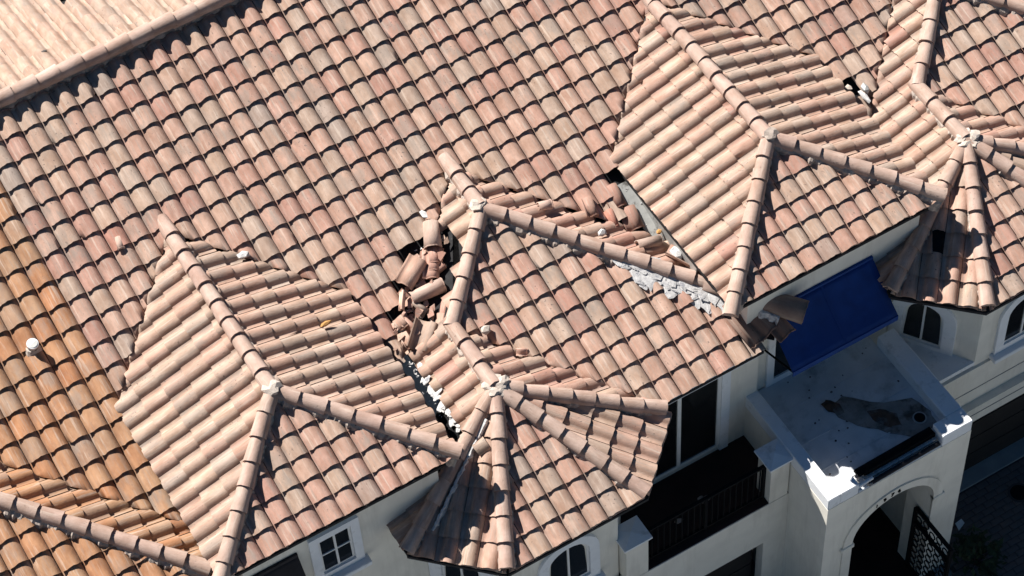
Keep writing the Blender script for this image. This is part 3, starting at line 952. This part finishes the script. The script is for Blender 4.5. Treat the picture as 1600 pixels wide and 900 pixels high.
# raised band round the arch
m = MB()
for i in range(n):
    (x0, z0), (x1, z1) = arc[i], arc[i + 1]
    k0, k1 = 1.22, 1.22
    q = [(x0, z0), (x1, z1), (AX + (x1 - AX) * k1, AZ + (z1 - AZ) * k1), (AX + (x0 - AX) * k0, AZ + (z0 - AZ) * k0)]
    m.prism([(x, PY0 + .01, z) for x, z in q], (0, -.035, 0))
m.box(AX - AR * 1.22, AX - AR, PY0 - .024, PY0 + .01, -6.78, AZ); m.box(AX + AR, AX + AR * 1.22, PY0 - .024, PY0 + .01, -6.78, AZ)
m.build('arch_band', M_STUCCO, H0)
m = MB(); m.box(AX - AR - .20, AX - AR + .03, PY0 - .045, PY0 + .06, AZ - .10, AZ - .02); m.build('impost', M_STUCCO, H0, bevel=.012); m = MB(); m.box(AX + AR - .0, AX + AR + .20, PY0 - .04, PY0 + .06, AZ - .10, AZ - .02)
m.build('impost', M_STUCCO, H0, bevel=.012)
# parapet
m = MB()
m.box(PX0, PX0 + .20, PY0, PY1, ZT + .002, PT)
m.box(PX0 + .201, 6.60, PY0, PY0 + .25, ZT + .002, PT)
m.box(8.0, PX1, PY0, PY0 + .25, ZT + .002, PT)
m.box(PX1 - .28, PX1, PY0 + .251, -1.9, ZT + .002, PT)
m.box(6.602, 7.998, PY0 + .002, PY0 + .25, ZT + .002, ZT + .03)
m.build('parapet', M_WHITE, H0, bevel=.012)
m = MB(); m.box(PX0 + .20, PX1 - .28, PY0 + .25, PY1, ZT - .08, ZT + .042); fr_ = m.build('flat_roof', M_MEMBRANE, H0)
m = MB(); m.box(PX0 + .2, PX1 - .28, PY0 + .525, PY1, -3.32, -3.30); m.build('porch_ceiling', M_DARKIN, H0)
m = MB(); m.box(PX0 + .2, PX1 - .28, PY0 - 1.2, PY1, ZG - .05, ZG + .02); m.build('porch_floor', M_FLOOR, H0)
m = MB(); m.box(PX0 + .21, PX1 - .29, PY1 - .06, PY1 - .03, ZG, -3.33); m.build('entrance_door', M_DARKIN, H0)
# lap seams of the membrane
m = MB()
for y in (-2.15, -2.72, -3.2): m.box(PX0 + .205, PX1 - .285, y, y + .018, ZT + .036, ZT + .047)
m.build('seam', M_MEMBRANE, fr_)
# roof drain
m = MB(); m.tube((8.0, -3.22, ZT + .040), (8.0, -3.22, ZT + .06), .098, 24); dr = m.build('roof_drain', M_METAL, H0)
m = MB(); m.tube((8.0, -3.22, ZT + .042), (8.0, -3.22, ZT + .063), .078, 24); m.build('drain_mouth', M_IRON, dr)
# wet dirt washed over the membrane, and a dark clod at its end
rng = random.Random(5)
def patch(name, pts, z, mat, parent=None, h=.012):
    bm = bmesh.new()
    vs = [bm.verts.new((x, y, z + .004)) for x, y in pts]
    c = bm.verts.new((sum(p[0] for p in pts) / len(pts), sum(p[1] for p in pts) / len(pts), z + h))
    for i in range(len(vs)): bm.faces.new((vs[i - 1], vs[i], c))
    bmesh.ops.subdivide_edges(bm, edges=bm.edges[:], cuts=2, use_grid_fill=True)
    for v in bm.verts:
        v.co.x += rng.uniform(-.016, .016); v.co.y += rng.uniform(-.016, .016); v.co.z += rng.uniform(-.001, .005)
    bmesh.ops.recalc_face_normals(bm, faces=bm.faces)
    me = bpy.data.meshes.new(name); bm.to_mesh(me); bm.free()
    return link(name, me, mat, parent)
M_SILT = plain('dried_silt', (0.27, 0.245, 0.22), 0.95, 0.3, 6.0, 0.5, 0.01, dark=(0.09, 0.07, 0.055), dark_at=(0.5, 0.66), dark_scale=5)
o_ = patch('silt', [(7.05, -2.42), (7.3, -2.36), (7.75, -2.75), (8.1, -2.9), (8.2, -3.2), (8.15, -3.45), (7.75, -3.45), (7.5, -3.2), (7.2, -2.85), (7.05, -2.6)], ZT + .042, M_SILT)
o_['kind'] = 'stuff'; o_['label'] = 'dried silt washed across the flat porch roof towards the drain'
o_ = patch('dirt', [(7.45, -2.75), (7.62, -2.80), (7.78, -3.0), (7.72, -3.2), (7.56, -3.12), (7.45, -2.95)], ZT + .05, M_DIRT, h=.03)
tag(o_, 'dark pile of wet dirt in the middle of the flat porch roof', 'dirt')
o_ = patch('dirt', [(6.98, -2.30), (7.08, -2.28), (7.2, -2.44), (7.18, -2.6), (7.06, -2.56), (6.98, -2.42)], ZT + .05, M_DIRT, h=.05)
tag(o_, 'brown clod of dirt at the far left tip of the silt on the flat porch roof', 'dirt')
rg = random.Random(3)
mb = MB()
for i in range(26):
    x = rg.uniform(6.4, 8.15); y = rg.uniform(-3.4, -1.75); r = rg.uniform(.006, .018)
    mb.prism([(x + r * math.cos(a) * rg.uniform(.6, 1.5), y + r * math.sin(a), ZT + .042) for a in (0, 1.05, 2.1, 3.14, 4.2, 5.2)], (0, 0, .006))
o_ = mb.build('leaf_litter', M_DIRT); o_['kind'] = 'stuff'; o_['label'] = 'specks of dark litter scattered over the flat porch roof'
# black gutter rails lying in the broken front parapet
gr = thing('gutter', 'long black gutter lying in the broken front parapet of the porch', 'gutter')
m = MB(); m.bar((6.72, PY0 + .23, ZT + .10), (7.99, PY0 + .24, ZT + .11), .11, .05); m.bar((6.80, PY0 + .155, ZT + .12), (7.98, PY0 + .155, ZT + .13), .02, .09); m.build('trough', M_IRON, gr)
m = MB(); m.tube((6.78, PY0 + .02, ZT + .065), (7.96, PY0 + .03, ZT + .085), .035, 10); m.build('pipe', M_BLACKCLOTH, gr)
m = MB(); m.bar((6.76, PY0 + .095, ZT + .085), (7.97, PY0 + .10, ZT + .095), .035, .03); m.build('lip', M_METAL, gr)
m = MB(); m.tube((6.58, PY0 + .03, ZT + .135), (6.86, PY0 + .05, ZT + .125), .026, 12); tag(m.build('white_pipe', M_PVC), 'short white pipe lying at the left end of the black gutter', 'pipe')
rg = random.Random(8)
for i, (x, y, lab) in enumerate(((6.66, .13, 'grey chunk of broken parapet nearest the sunlit white corner'), (6.72, .20, 'dark grey chunk of parapet rubble behind the short white pipe'), (6.80, .01, 'pale chunk of parapet rubble under the white pipe'))):
    tag(blob('rubble_chunk', M_MORTAR if i else M_METAL, (x, PY0 + y, ZT + .075), .038, None, (1.2, .9, .7), i + 20, 1), lab, 'rubble', 'chunks of the broken porch parapet')
# house number on the arch band
def digit(ch, x, z, ang, size=.085):
    cu = bpy.data.curves.new('house_number', 'FONT'); cu.body = ch; cu.size = size * 1.35; cu.extrude = .006; cu.align_x = 'CENTER'
    o = bpy.data.objects.new('house_number', cu); COL.objects.link(o)
    bpy.context.view_layer.update()
    me = bpy.data.meshes.new_from_object(o.evaluated_get(bpy.context.evaluated_depsgraph_get()))
    bpy.data.objects.remove(o)
    q = link('house_number', me, None, H0)
    q.data.materials.clear(); q.data.materials.append(M_IRON)
    q.matrix_world = Matrix.Translation((x, PY0 - .030, z)) @ Matrix.Rotation(math.radians(90), 4, 'X') @ Matrix.Rotation(ang, 4, 'Z')
for ch, deg in zip('1976', (118, 107, 97, 88)):
    a = math.radians(deg); digit(ch, AX + AR * 1.055 * math.cos(a), AZ + AR * 1.055 * math.sin(a) - .0, 0)
# gate standing open at the right pier
gate = MB(); gx = 7.95
z0, z1 = ZG + .08, -5.02
y0, y1 = -3.50, -4.32
for a, b in (((gx, y0, z0), (gx, y0, z1)), ((gx, y1, z0), (gx, y1, z1)), ((gx, y0, z1), (gx, y1, z1)), ((gx, y0, z0), (gx, y1, z0)), ((gx, y0, z1 - .35), (gx, y1, z1 - .35))): gate.bar(a, b, .05, .05)
gt = gate.build('gate', M_IRON, H0, label='black wrought-iron gate standing open at the arch')
m = MB()
rg = random.Random(2)
for i in range(5):
    for j in range(9):
        cy = y0 - .1 - i * .155; cz = z0 + .12 + j * .165 + (.08 if i % 2 else 0)
        if cz > z1 - .08: continue
        for q in range(10):
            a0, a1 = q * .628, (q + 1) * .628
            m.bar((gx, cy + .062 * math.cos(a0), cz + .072 * math.sin(a0)), (gx, cy + .062 * math.cos(a1), cz + .072 * math.sin(a1)), .014, .016)
m.build('scrollwork', M_IRON, gt)

# ledge and lower walls of the right-hand house
H1 = houses[1]
m = MB()
m.prism([(8.52, -1.78, -3.50), (8.52, -2.62, -3.50), (8.78, -2.70, -3.50), (9.42, -2.70, -3.50), (9.1, -2.1, -3.50)], (0, 0, .09))
m.build('ledge', M_WHITE, H1)
m = MB()
m.box(8.52, 12.6, -2.62, -2.5, -4.80, -3.505)
m.box(8.521, 9.0, -2.68, -2.5, -4.80, -3.507)
m.box(8.52, 12.6, -2.86, -2.70, -4.80, -4.42)
m.box(8.52, 12.6, -2.74, -2.64, -4.42, -3.53)
m.box(8.52, 8.72, -2.70, -2.5, -6.78, -4.80)
m.build('wall', M_STUCCO, H1)
m = MB(); m.box(8.52, 12.6, -2.748, -2.741, -4.10, -4.085); m.box(8.52, 12.6, -2.868, -2.861, -4.60, -4.585); m.build('wall_groove', M_CONC, H1)
m = MB(); m.box(8.70, 12.6, -2.62, -2.58, -6.78, -4.79); gd = m.build('garage_door', M_DARKIN, H1)
m = MB()
for i in range(4): m.box(8.75, 12.5, -2.632, -2.618, -6.70 + i * .46, -6.70 + i * .46 + .42)
m.build('door_panel', M_DARKIN, gd)
# dark doorway with white surround under the blue awning
m = MB(); m.box(6.50, 6.62, YSW - .04, YSW + .02, -3.08, -1.3); m.box(7.48, 7.60, YSW - .04, YSW + .02, -3.08, -1.3); m.box(6.62, 7.48, YSW - .038, YSW + .02, -3.08, -2.92); dw = m.build('window', M_WHITE, H1, label='dark window with white surround below the blue awning')
m = MB(); m.box(6.62, 7.48, YSW - .012, YSW + .02, -2.92, -1.3); m.build('pane', M_GLASS, dw)

# ------------------------------------------------------------------ awnings
def solidify_(o, t):
    md = o.modifiers.new('thickness', 'SOLIDIFY'); md.thickness = t; md.offset = -1

def awning(name, label, x0, x1, yt, zt, yb, zb, mat, xb0=None, ribs=(), droop=.09):
    t = thing(name, label, 'awning')
    xb0 = x0 if xb0 is None else xb0
    m = MB(); n = 10; nx = 16
    rgw = random.Random(len(label))
    stops = sorted([x0, x1] + list(ribs))
    v = []
    for i in range(n + 1):
        f = i / n
        for q in range(nx + 1):
            x = x0 + (x1 - x0) * q / nx
            sag = 0.0
            for a, b in zip(stops, stops[1:]):
                if a <= x <= b: sag = math.sin(math.pi * (x - a) / (b - a))
            z = zt + (zb - zt) * f - .045 * sag * math.sin(math.pi * f) - .012 * math.sin(math.pi * f) + rgw.uniform(-.005, .005) * (0 < i < n)
            v.append((x, yt + (yb - yt) * f, z))
    w_ = nx + 1
    f_ = [(i * w_ + q, i * w_ + q + 1, (i + 1) * w_ + q + 1, (i + 1) * w_ + q) for i in range(n) for q in range(nx)]
    o_ = link('canopy', mesh_from('canopy', v, f_, True), mat, t); solidify_(o_, .012)
    m = MB(); m.box(x0, x1, yb - .016, yb - .002, zb - droop, zb + .012); m.build('valance', mat, t)
    m = MB(); m.bar((x0, yt, zt), (x1, yt, zt), .06, .06); m.build('head_rail', mat, t)
    for rx in ribs:
        m = MB(); m.bar((rx, yt, zt + .004), (rx, (yt + yb) / 2, (zt + zb) / 2 - .010), .03, .024); m.bar((rx, (yt + yb) / 2, (zt + zb) / 2 - .010), (rx, yb, zb + .004), .03, .024); m.build('seam', mat, t)
    for ax in (x0 + .03, x1 - .03):
        m = MB(); m.bar((ax, yb, zb - .04), (ax, yt + .02, zb - .34), .022, .022); m.build('arm', M_IRON, t)
    return t
awning('awning', 'dark blue canvas awning over the flat porch roof', 6.44, 8.17, YSW - .01, -1.22, -2.31, -1.80, M_BLUE, ribs=(7.32,))
awning('awning', 'black canvas awning below the eave at the bottom left, beside the four-pane window', -1.55, -.66, YSW - .01, -1.02, -2.05, -1.75, M_BLACKCLOTH)

# ------------------------------------------------------------------ storm damage: loose tiles, rubble, flashing
def piece_matrix(head, nose, n, roll=0.0, flip=False):
    head, nose = Vector(head), Vector(nose)
    u = (head - nose).normalized(); n = Vector(n)
    n = (n - u * n.dot(u)).normalized(); a = u.cross(n)
    M = Matrix(((a.x, u.x, n.x, nose.x), (a.y, u.y, n.y, nose.y), (a.z, u.z, n.z, nose.z), (0, 0, 0, 1)))
    M = M @ Matrix.Rotation(roll, 4, 'Y')
    if flip: M = M @ Matrix.Translation((0, 0, .06)) @ Matrix.Rotation(math.pi, 4, 'Y')
    return M

def solidify(o, t=0.014):
    md = o.modifiers.new('thickness', 'SOLIDIFY'); md.thickness = t; md.offset = -1
    return o

def loose_tile(label, head, nose, tone, n=MAIN.n, width=1.0, seed=0, flip=False, roll=0.0, cap=None, cuts=(), lift=0.0, name='broken_tile', group='loose tiles in the torn roof valley', parent=None, mat='pink'):
    L = (Vector(head) - Vector(nose)).length
    if cap: sh = cap_shape(L, cap, cap * .86, seed, close=False)
    else:
        v, f, uv, sm = TILE_SHAPES[seed % 5]
        k = L / (EX + .035)
        v = [((x - W / 2) * width, y * k, z - STEP * (1 - y / EX)) for x, y, z in v]
        sh = (v, f, uv, sm)
    if cuts:
        bm = clip_shape(sh, [(Vector(c), Vector(m)) for c, m in cuts])
        sh = bm_to_shape(bm); bm.free()
    me = shape_mesh(name, sh, MAT['cap' if cap else mat, 0])
    o = link(name, me, None, parent)
    o.matrix_world = Matrix.Translation(Vector((0, 0, lift))) @ piece_matrix(head, nose, n, roll, flip)
    o.color = (*tone, 1)
    solidify(o)
    if not parent: tag(o, label, 'roof tile', group)
    return o

P_ = lambda t, b=1.0, s=.2: (t, b, s)
loose_tile('barrel tile at the top of the rubble, standing nearly upright with a pale broken rim', (3.16, 1.57, -.42), (3.00, 1.24, -.53), P_(.5, 1.02), cap=.125, seed=1)
for i, lab in enumerate(('topmost of three pink shards stacked under the upright barrel tile', 'middle one of three pink shards stacked under the upright barrel tile', 'lowest of three pink shards stacked under the upright barrel tile')):
    loose_tile(lab, (2.98 - .055 * i, 1.26 - .085 * i, -.55 - .03 * i), (2.88 - .06 * i, 1.06 - .085 * i, -.60 - .03 * i), P_(.05 + .06 * i, 1.04), seed=i, width=.86, roll=.08 * i, lift=.02)
loose_tile('narrow shard jutting to the right of the stacked pink shards', (3.08, 1.22, -.56), (2.90, .98, -.66), P_(.1, 1.05), width=.5, seed=3, roll=-.5)
loose_tile('pink shard lying crosswise below the stacked shards', (3.02, 1.02, -.62), (2.74, .98, -.66), P_(.02, 1.0), width=.6, seed=4, roll=.35)
loose_tile('tan tile slid down askew at the left edge of the rubble', (2.75, 1.19, -.54), (2.38, .97, -.62), P_(.45, 1.0, .3), seed=2, roll=.25, lift=.03, n=MAIN.n + Vector((-.3, 0, 0)))
loose_tile('barrel tile lying across the middle of the rubble with a white broken end', (2.40, .80, -.70), (2.87, .76, -.70), P_(.4, 1.02), cap=.105, seed=2)
loose_tile('thin bright white shard on edge at the left of the rubble', (2.34, .90, -.66), (2.19, .68, -.72), P_(.55, 1.55), width=.26, seed=1, roll=-.3, lift=.04)
loose_tile('dull grey flat shard in the middle of the rubble', (2.33, .73, -.76), (2.44, .54, -.83), P_(.92, .95, .9), width=.72, seed=3, flip=True, cuts=[((.06, .1, 0), (.8, .6, 0))])
loose_tile('upturned tile showing its hollow underside at the foot of the rubble', (2.40, .42, -.80), (2.10, .14, -.90), P_(.65, .98, .75), seed=0, flip=True, lift=.03, width=1.1)
loose_tile('pale tile to the right of the upturned tile at the foot of the rubble', (2.64, .46, -.84), (2.38, .14, -.95), P_(.35, 1.08), seed=4, width=.8)
loose_tile('pink shard above the pale tile, beside the hip', (2.78, .60, -.80), (2.58, .36, -.88), P_(.0, 1.06), seed=1, width=.7, roll=-.2)
loose_tile('small tan shard wedged at the left foot of the rubble', (2.10, .66, -.76), (2.13, .50, -.82), P_(.4, 1.0), width=.6, seed=2, roll=.3)
loose_tile('small pink shard stacked just below the wedged tan shard', (2.16, .60, -.80), (2.22, .42, -.87), P_(.15, 1.0), width=.55, seed=3, roll=-.2)
loose_tile('white-edged shard at the lower left foot of the rubble', (2.05, .46, -.85), (2.06, .24, -.92), P_(.5, 1.15), width=.5, seed=4, roll=.5)
loose_tile('broken tile left on the brown valley beside the next wing, upper piece', (5.60, .98, -.70), (5.58, .66, -.82), P_(.08, .80, .4), seed=1, width=.9, lift=.0, group='broken tiles by the bare flashing')
loose_tile('brown tile lying lowest beside the bare flashing', (5.66, .62, -.83), (5.62, .30, -.95), P_(.12, .74, .4), seed=2, width=.95, group='broken tiles by the bare flashing')
loose_tile('reddish shard left of the brown tile beside the bare flashing', (5.40, .70, -.80), (5.38, .46, -.90), P_(.99, .95, .4), seed=3, width=.6, group='broken tiles by the bare flashing')
loose_tile('tipped pink-grey shard standing by the small black hole left of the flashing', (5.20, .92, -.62), (5.16, .66, -.72), P_(.2, .9, .5), seed=4, width=.7, roll=.5, group='broken tiles by the bare flashing')
RN = Vector((S, 0, 1)).normalized()
loose_tile('speckled barrel shard resting just above the right end of the long hip', (5.45, .02, -.86), (5.80, -.02, -.98), P_(.5, .85, .9), n=RN, cap=.085, seed=3, group='broken tiles by the bare flashing')
loose_tile('brown hollow shard lying at the lower end of the bare flashing', (5.78, -.22, -.96), (6.02, -.62, -1.06), P_(.3, .8, .6), n=RN, seed=0, flip=True, width=.8, group='broken tiles by the bare flashing')
loose_tile('short pink shard lying loose on the slope above the long hip', (4.52, 1.04, -.46), (4.70, 1.00, -.52), P_(.2, 1.06), n=RN, cap=.075, seed=2, group='chips lying loose on the roof')
loose_tile('small pale cone-shaped chip lying on a red broken tile', (-.62, 3.20, .155), (-.66, 3.03, .09), P_(.6, 1.05), cap=.05, seed=1, group='chips lying loose on the roof')
loose_tile('square chip lying in the valley above the lower hip of the bay', (3.20, -.55, -.95), (3.33, -.62, -.98), P_(.2, 1.1), n=RN, width=.35, seed=1, group='chips lying loose on the roof')

def chunk(name, label, cat, c, r, mat, sq=(1, 1, .7), seed=0, group=None):
    return tag(blob(name, mat, c, r, None, sq, seed, 1), label, cat, group)
chunk('mortar_chunk', 'pinkish white chunk of mortar on the front slope beside the short hip', 'mortar', (2.98, -.14, -.73), .075, M_LIME, (1, 1, .9), 1)
chunk('mortar_chunk', 'white and black chunk lodged at the valley above the four-pane window wing', 'mortar', (.70, 2.24, -.13), .075, M_SNOW, (1.3, .8, .7), 2)
chunk('foam_piece', 'small orange and white foam scrap on the right slope of the four-pane window wing', 'foam', (1.14, .78, -.285), .055, M_FOAM, (1.5, .8, .5), 3)
chunk('mortar_chunk', 'bright white chip just above the upright barrel tile', 'mortar', (3.13, 1.70, -.36), .06, M_SNOW, (.8, 1.5, .6), 4)
chunk('mortar_chunk', 'white chunk wedged between the long hip and the next wing', 'mortar', (5.86, -.34, -.93), .09, M_SNOW, (.9, 1.3, .7), 5)
chunk('mortar_chunk', 'grey white chunk on the long hip below the tipped shard', 'mortar', (5.10, .34, -.68), .075, M_SNOW, (1, .7, .7), 6)
chunk('foam_piece', 'orange foam lump at the bottom of the bare flashing', 'foam', (5.86, .10, -.93), .05, M_FOAM, (1.2, .9, .7), 7)
chunk('foam_piece', 'long white foam slab under the orange lump at the bottom of the flashing', 'foam', (5.72, .06, -.98), .10, M_SNOW, (1.6, .5, .35), 8)
chunk('mortar_chunk', 'pale chunk at the top of the hole by the upper right wing', 'mortar', (9.35, .62, -.68), .06, M_LIME, (1, 1, .8), 9)
chunk('mortar_chunk', 'crumpled white flashing scrap at the bottom of the hole by the upper right wing', 'scrap', (9.50, .44, -.78), .085, M_SNOW, (.6, 1.7, .5), 10)
chunk('mortar_chunk', 'grey crumpled scrap right of the white flashing scrap by the upper right wing', 'scrap', (9.60, .56, -.78), .08, M_METAL, (.8, 1.1, .6), 11)
chunk('chip', 'tiny dark chip lying on the bright rear roof slope', 'chip', (-.21, 6.16, .76), .035, M_DIRT, (1.3, .8, .6), 12)
# crumbs in the torn valleys
rg = random.Random(31)
mb = MB()
def crumb(p, r):
    o = [Vector(p) + Vector((rg.uniform(-1, 1), rg.uniform(-1, 1), rg.uniform(-.3, .8))) * r for _ in range(5)]
    mb.add(o, [(0, 1, 2), (0, 2, 3), (0, 3, 4), (0, 4, 1), (1, 4, 3), (1, 3, 2)])
for i in range(80):
    y = rg.uniform(.1, 1.4); x = XW - (2.11 - y) + rg.gauss(0.0, .16)
    p = max(MAIN.on(x, y).z, ZW - S * (XW - x)); crumb((x, y, p + .01), rg.uniform(.012, .04))
for i in range(26):
    y = rg.uniform(-.1, .9); x = rg.uniform(5.66, 5.9); crumb((x, y, max(MAIN.on(x, y).z, ZW - S * (x - XW)) + .01), rg.uniform(.008, .026))
for i in range(26):
    y = rg.uniform(-1.2, .2); x = rg.gauss(1.93, .05); crumb((x, y, ZW - S * (XW - x) + .0), rg.uniform(.012, .035))
o_ = mb.build('crumbs', M_SNOW); o_['kind'] = 'stuff'; o_['label'] = 'pale crumbs of mortar strewn in the torn roof valleys'

rg = random.Random(91)
for mname, num, key in (('clay_shards', 120, 'pink'),):
    ms = Mass()
    for i in range(num):
        y = rg.uniform(.12, 1.35); x = XW - (2.11 - y) + rg.gauss(-.02, .15)
        base = max(MAIN.on(x, y).z, ZW - S * (XW - x))
        n_ = rg.randint(4, 5); r = rg.uniform(.03, .085)
        N_ = Vector((rg.uniform(-.6, .5), rg.uniform(-.7, .3), 1)).normalized()
        A_ = N_.orthogonal().normalized(); B_ = N_.cross(A_)
        c = Vector((x, y, base + rg.uniform(.03, .15)))
        ring = []
        for q in range(n_):
            a_ = 2 * math.pi * q / n_ + rg.uniform(-.4, .4)
            ring.append(c + A_ * (math.cos(a_) * r * rg.uniform(.6, 1.5)) + B_ * (math.sin(a_) * r * rg.uniform(.5, 1.0)))
        v = [tuple(p) for p in ring] + [tuple(p - N_ * .016) for p in ring]
        f = [tuple(range(n_)), tuple(range(2 * n_ - 1, n_ - 1, -1))] + [(q, n_ + q, n_ + (q + 1) % n_, (q + 1) % n_) for q in range(n_)]
        uv = [(rg.uniform(0, .2), rg.uniform(0, .3)) for _ in v]
        ms.add((v, f, uv, 0), Matrix.Identity(4), (rg.uniform(0, .7), rg.uniform(.95, 1.15), rg.random() * .7), 0)
    o_ = ms.build(mname, [MAT['pink', 1]], None)
    o_['label'] = 'heap of small broken clay shards in the torn roof valley'
# bare metal flashing in the valley beside the next wing
fl = MB()
q = [MAIN.on(5.62, .96), MAIN.on(5.90, .96), Vector((5.915, .12, MAIN.on(5.915, .12).z)), MAIN.on(5.76, .16)]
fl.prism([p + Vector((0, 0, -.01)) for p in q], (0, 0, .022))
o_ = fl.build('valley_flashing', M_METAL, houses[0], label='bare stained metal flashing where tiles are gone')
fl = MB(); fl.prism([(5.905, 1.0, -.76), (5.905, -.75, -.80), (5.905, -.75, -1.14), (5.905, 0, -1.13), (5.905, 1.0, -.80)], (.02, 0, 0))
fl.build('upstand', M_METAL, o_)
# edge of the front wing above the black gap: felt flap and white mortar along the bay tiles
E0 = houses[0]
br0 = [o for o in bpy.data.objects if o.name.startswith('bay_roof') and o.parent == E0][0]
fl = MB(); zz = ZW - S * (XW - 1.75)
fl.prism([(1.66, .62, -.72), (1.80, .5, -.93), (1.84, -1.5, -1.055), (1.70, -1.5, -1.09)], (0, 0, .014))
fl.build('torn_felt', M_FELT, br0)
# white adhesive smeared below the right end of the long hip
er0 = [o for o in bpy.data.objects if o.name.startswith('entry_wing_roof') and o.parent == E0][0]
def lumps(name, mat, parent, spots, label, seed, slope=(0, 0)):
    rg = random.Random(seed)
    bm = bmesh.new()
    for (c, r, sq) in spots:
        q = bmesh.ops.create_icosphere(bm, subdivisions=2, radius=1)
        ang = rg.uniform(0, 3.14); ca, sa = math.cos(ang), math.sin(ang); st_ = rg.uniform(1.0, 2.2)
        for v in q['verts']:
            k = 1 + rg.uniform(-.30, .30)
            x, y, z = v.co.x * st_ * k, v.co.y * k, v.co.z * sq * (1 + rg.uniform(-.4, .4))
            dx, dy = x * ca - y * sa, x * sa + y * ca
            v.co = Vector(c) + Vector((dx, dy, z + dx * slope[0] + dy * slope[1])) * r
    me = bpy.data.meshes.new(name); bm.to_mesh(me); bm.free()
    o = link(name, me, mat, parent); o['kind'] = 'stuff'; o['label'] = label
    return o
WF0 = Plane((XW, YW, ZW), (0, -S, 1))
rg = random.Random(77); sp = []
for i in range(120):
    t = 1.30 + rg.random() ** .9 * 1.12
    d = abs(rg.gauss(.10, .10)) * (1.0 if rg.random() < .8 else 1.6)
    x, y = XW + t + rg.uniform(-.02, .02), YW - t - .07 - d
    p = WF0.on(x, y); p.z += .072 + .05 * max(0, 1 - d / .2)
    sp.append((p, rg.uniform(.045, .12) * (1 if d < .2 else .55), .10))
lumps('white_adhesive', M_SNOW, er0, sp, 'white adhesive smeared under the right end of the long hip', 9, (0, S))
sp = []
for i in range(24):
    y = rg.uniform(-1.15, .12); x = 1.985 + rg.gauss(0, .018) + (.04 if y > -.2 else 0)
    sp.append((Vector((x, y, ZW - S * (XW - x) + rg.uniform(.0, .06))), rg.uniform(.02, .05), .2))
lumps('white_mortar', M_SNOW, br0, sp, 'white broken mortar along the black gap', 10, (S, 0))
# pale mortar line along the shaded left hip of the bay
Bb = Vector((XB, YB, ZB)); HA_ = Vector((XB - 1.931, YB - 1.043, -1.53))
dv = Vector((.06, -.12, 0))
mortar(br0, Bb.lerp(HA_, .18) + dv * .8 + Vector((0, 0, .04)), Bb.lerp(HA_, .86) + dv * 1.3 + Vector((0, 0, .02)), .028, seed=211, mat=M_SNOW, h=.075, name='white_mortar', rag=.6, label='pale mortar line along the shaded left hip of the bay')

# end of the long hip, broken off and drooping over the awning
bh = thing('broken_hip_end', 'dark broken end of the long hip drooping over the blue awning', 'broken hip')
def hcap(a, b, r, tone, seed):
    o = loose_tile('', a, b, tone, n=Vector((0, 0, 1)), cap=r, seed=seed, name='hip_cap', parent=bh); return o
hcap((5.92, -0.93, -0.98), (6.34, -1.38, -1.05), .135, P_(.3, .55), 1)  # tones of this hanging clump lowered to paint in the neighbouring eave's shadow
hcap((6.26, -1.32, -1.00), (6.84, -1.98, -1.14), .175, P_(.1, .55), 2)
loose_tile('', (6.12, -1.26, -1.08), (6.34, -1.92, -1.28), P_(.2, .55, .3), n=Vector((0, -S, 1)), seed=1, name='roof_tile', parent=bh, width=1.2)
loose_tile('', (6.40, -1.50, -1.14), (6.52, -2.06, -1.32), P_(.1, .55, .5), n=Vector((.1, -S, 1)), seed=4, name='roof_tile', parent=bh, width=1.1)
loose_tile('', (6.04, -1.30, -1.14), (6.14, -1.94, -1.36), P_(.3, .5, .7), n=Vector((-.1, -S, 1)), seed=2, name='roof_tile', parent=bh, width=.9)
loose_tile('', (6.22, -0.92, -0.96), (6.72, -1.32, -1.06), P_(.5, .45, .6), n=Vector((S, 0, 1)), seed=3, name='roof_tile', parent=bh, width=1.3)
mortar(bh, (6.16, -1.44, -1.06), (6.50, -1.86, -1.17), .055, seed=5, mat=M_SNOW, h=.08, rag=.5)
fl = MB(); fl.prism([(6.08, -0.86, -0.88), (6.60, -0.98, -0.97), (6.72, -1.20, -1.06), (6.20, -1.12, -0.97)], (0, 0, .015)); fl.build('felt_flap', M_FELT, bh)
fl = MB(); fl.prism([(6.02, -0.98, -1.14), (6.52, -1.06, -1.12), (6.66, -1.62, -1.25), (6.36, -1.98, -1.39), (6.14, -1.78, -1.36)], (0, 0, .015)); fl.build('torn_felt', M_FELT, bh)
bh.location = FW * 0.09
# vent pipe on the orange roof
vp = MB(); b_ = MAIN.on(-2.28, 2.40)
vp.tube(b_ - Vector((0, 0, .1)), b_ + Vector((.01, -.02, .20)), .070, 18)
v_ = vp.build('vent_pipe', M_METAL, houses[-1], label='short vent pipe with a white cap on the orange tiles')
vp = MB(); vp.tube(b_ + Vector((.009, -.018, .165)), b_ + Vector((.012, -.025, .20)), .078, 18); vp.build('vent_cap', M_WHITE, v_)
vp = MB(); vp.tube(b_ + Vector((0, 0, .0)), b_ + Vector((0, 0, .10)), .115, 16, .085); vp.build('collar', M_LIME, v_)
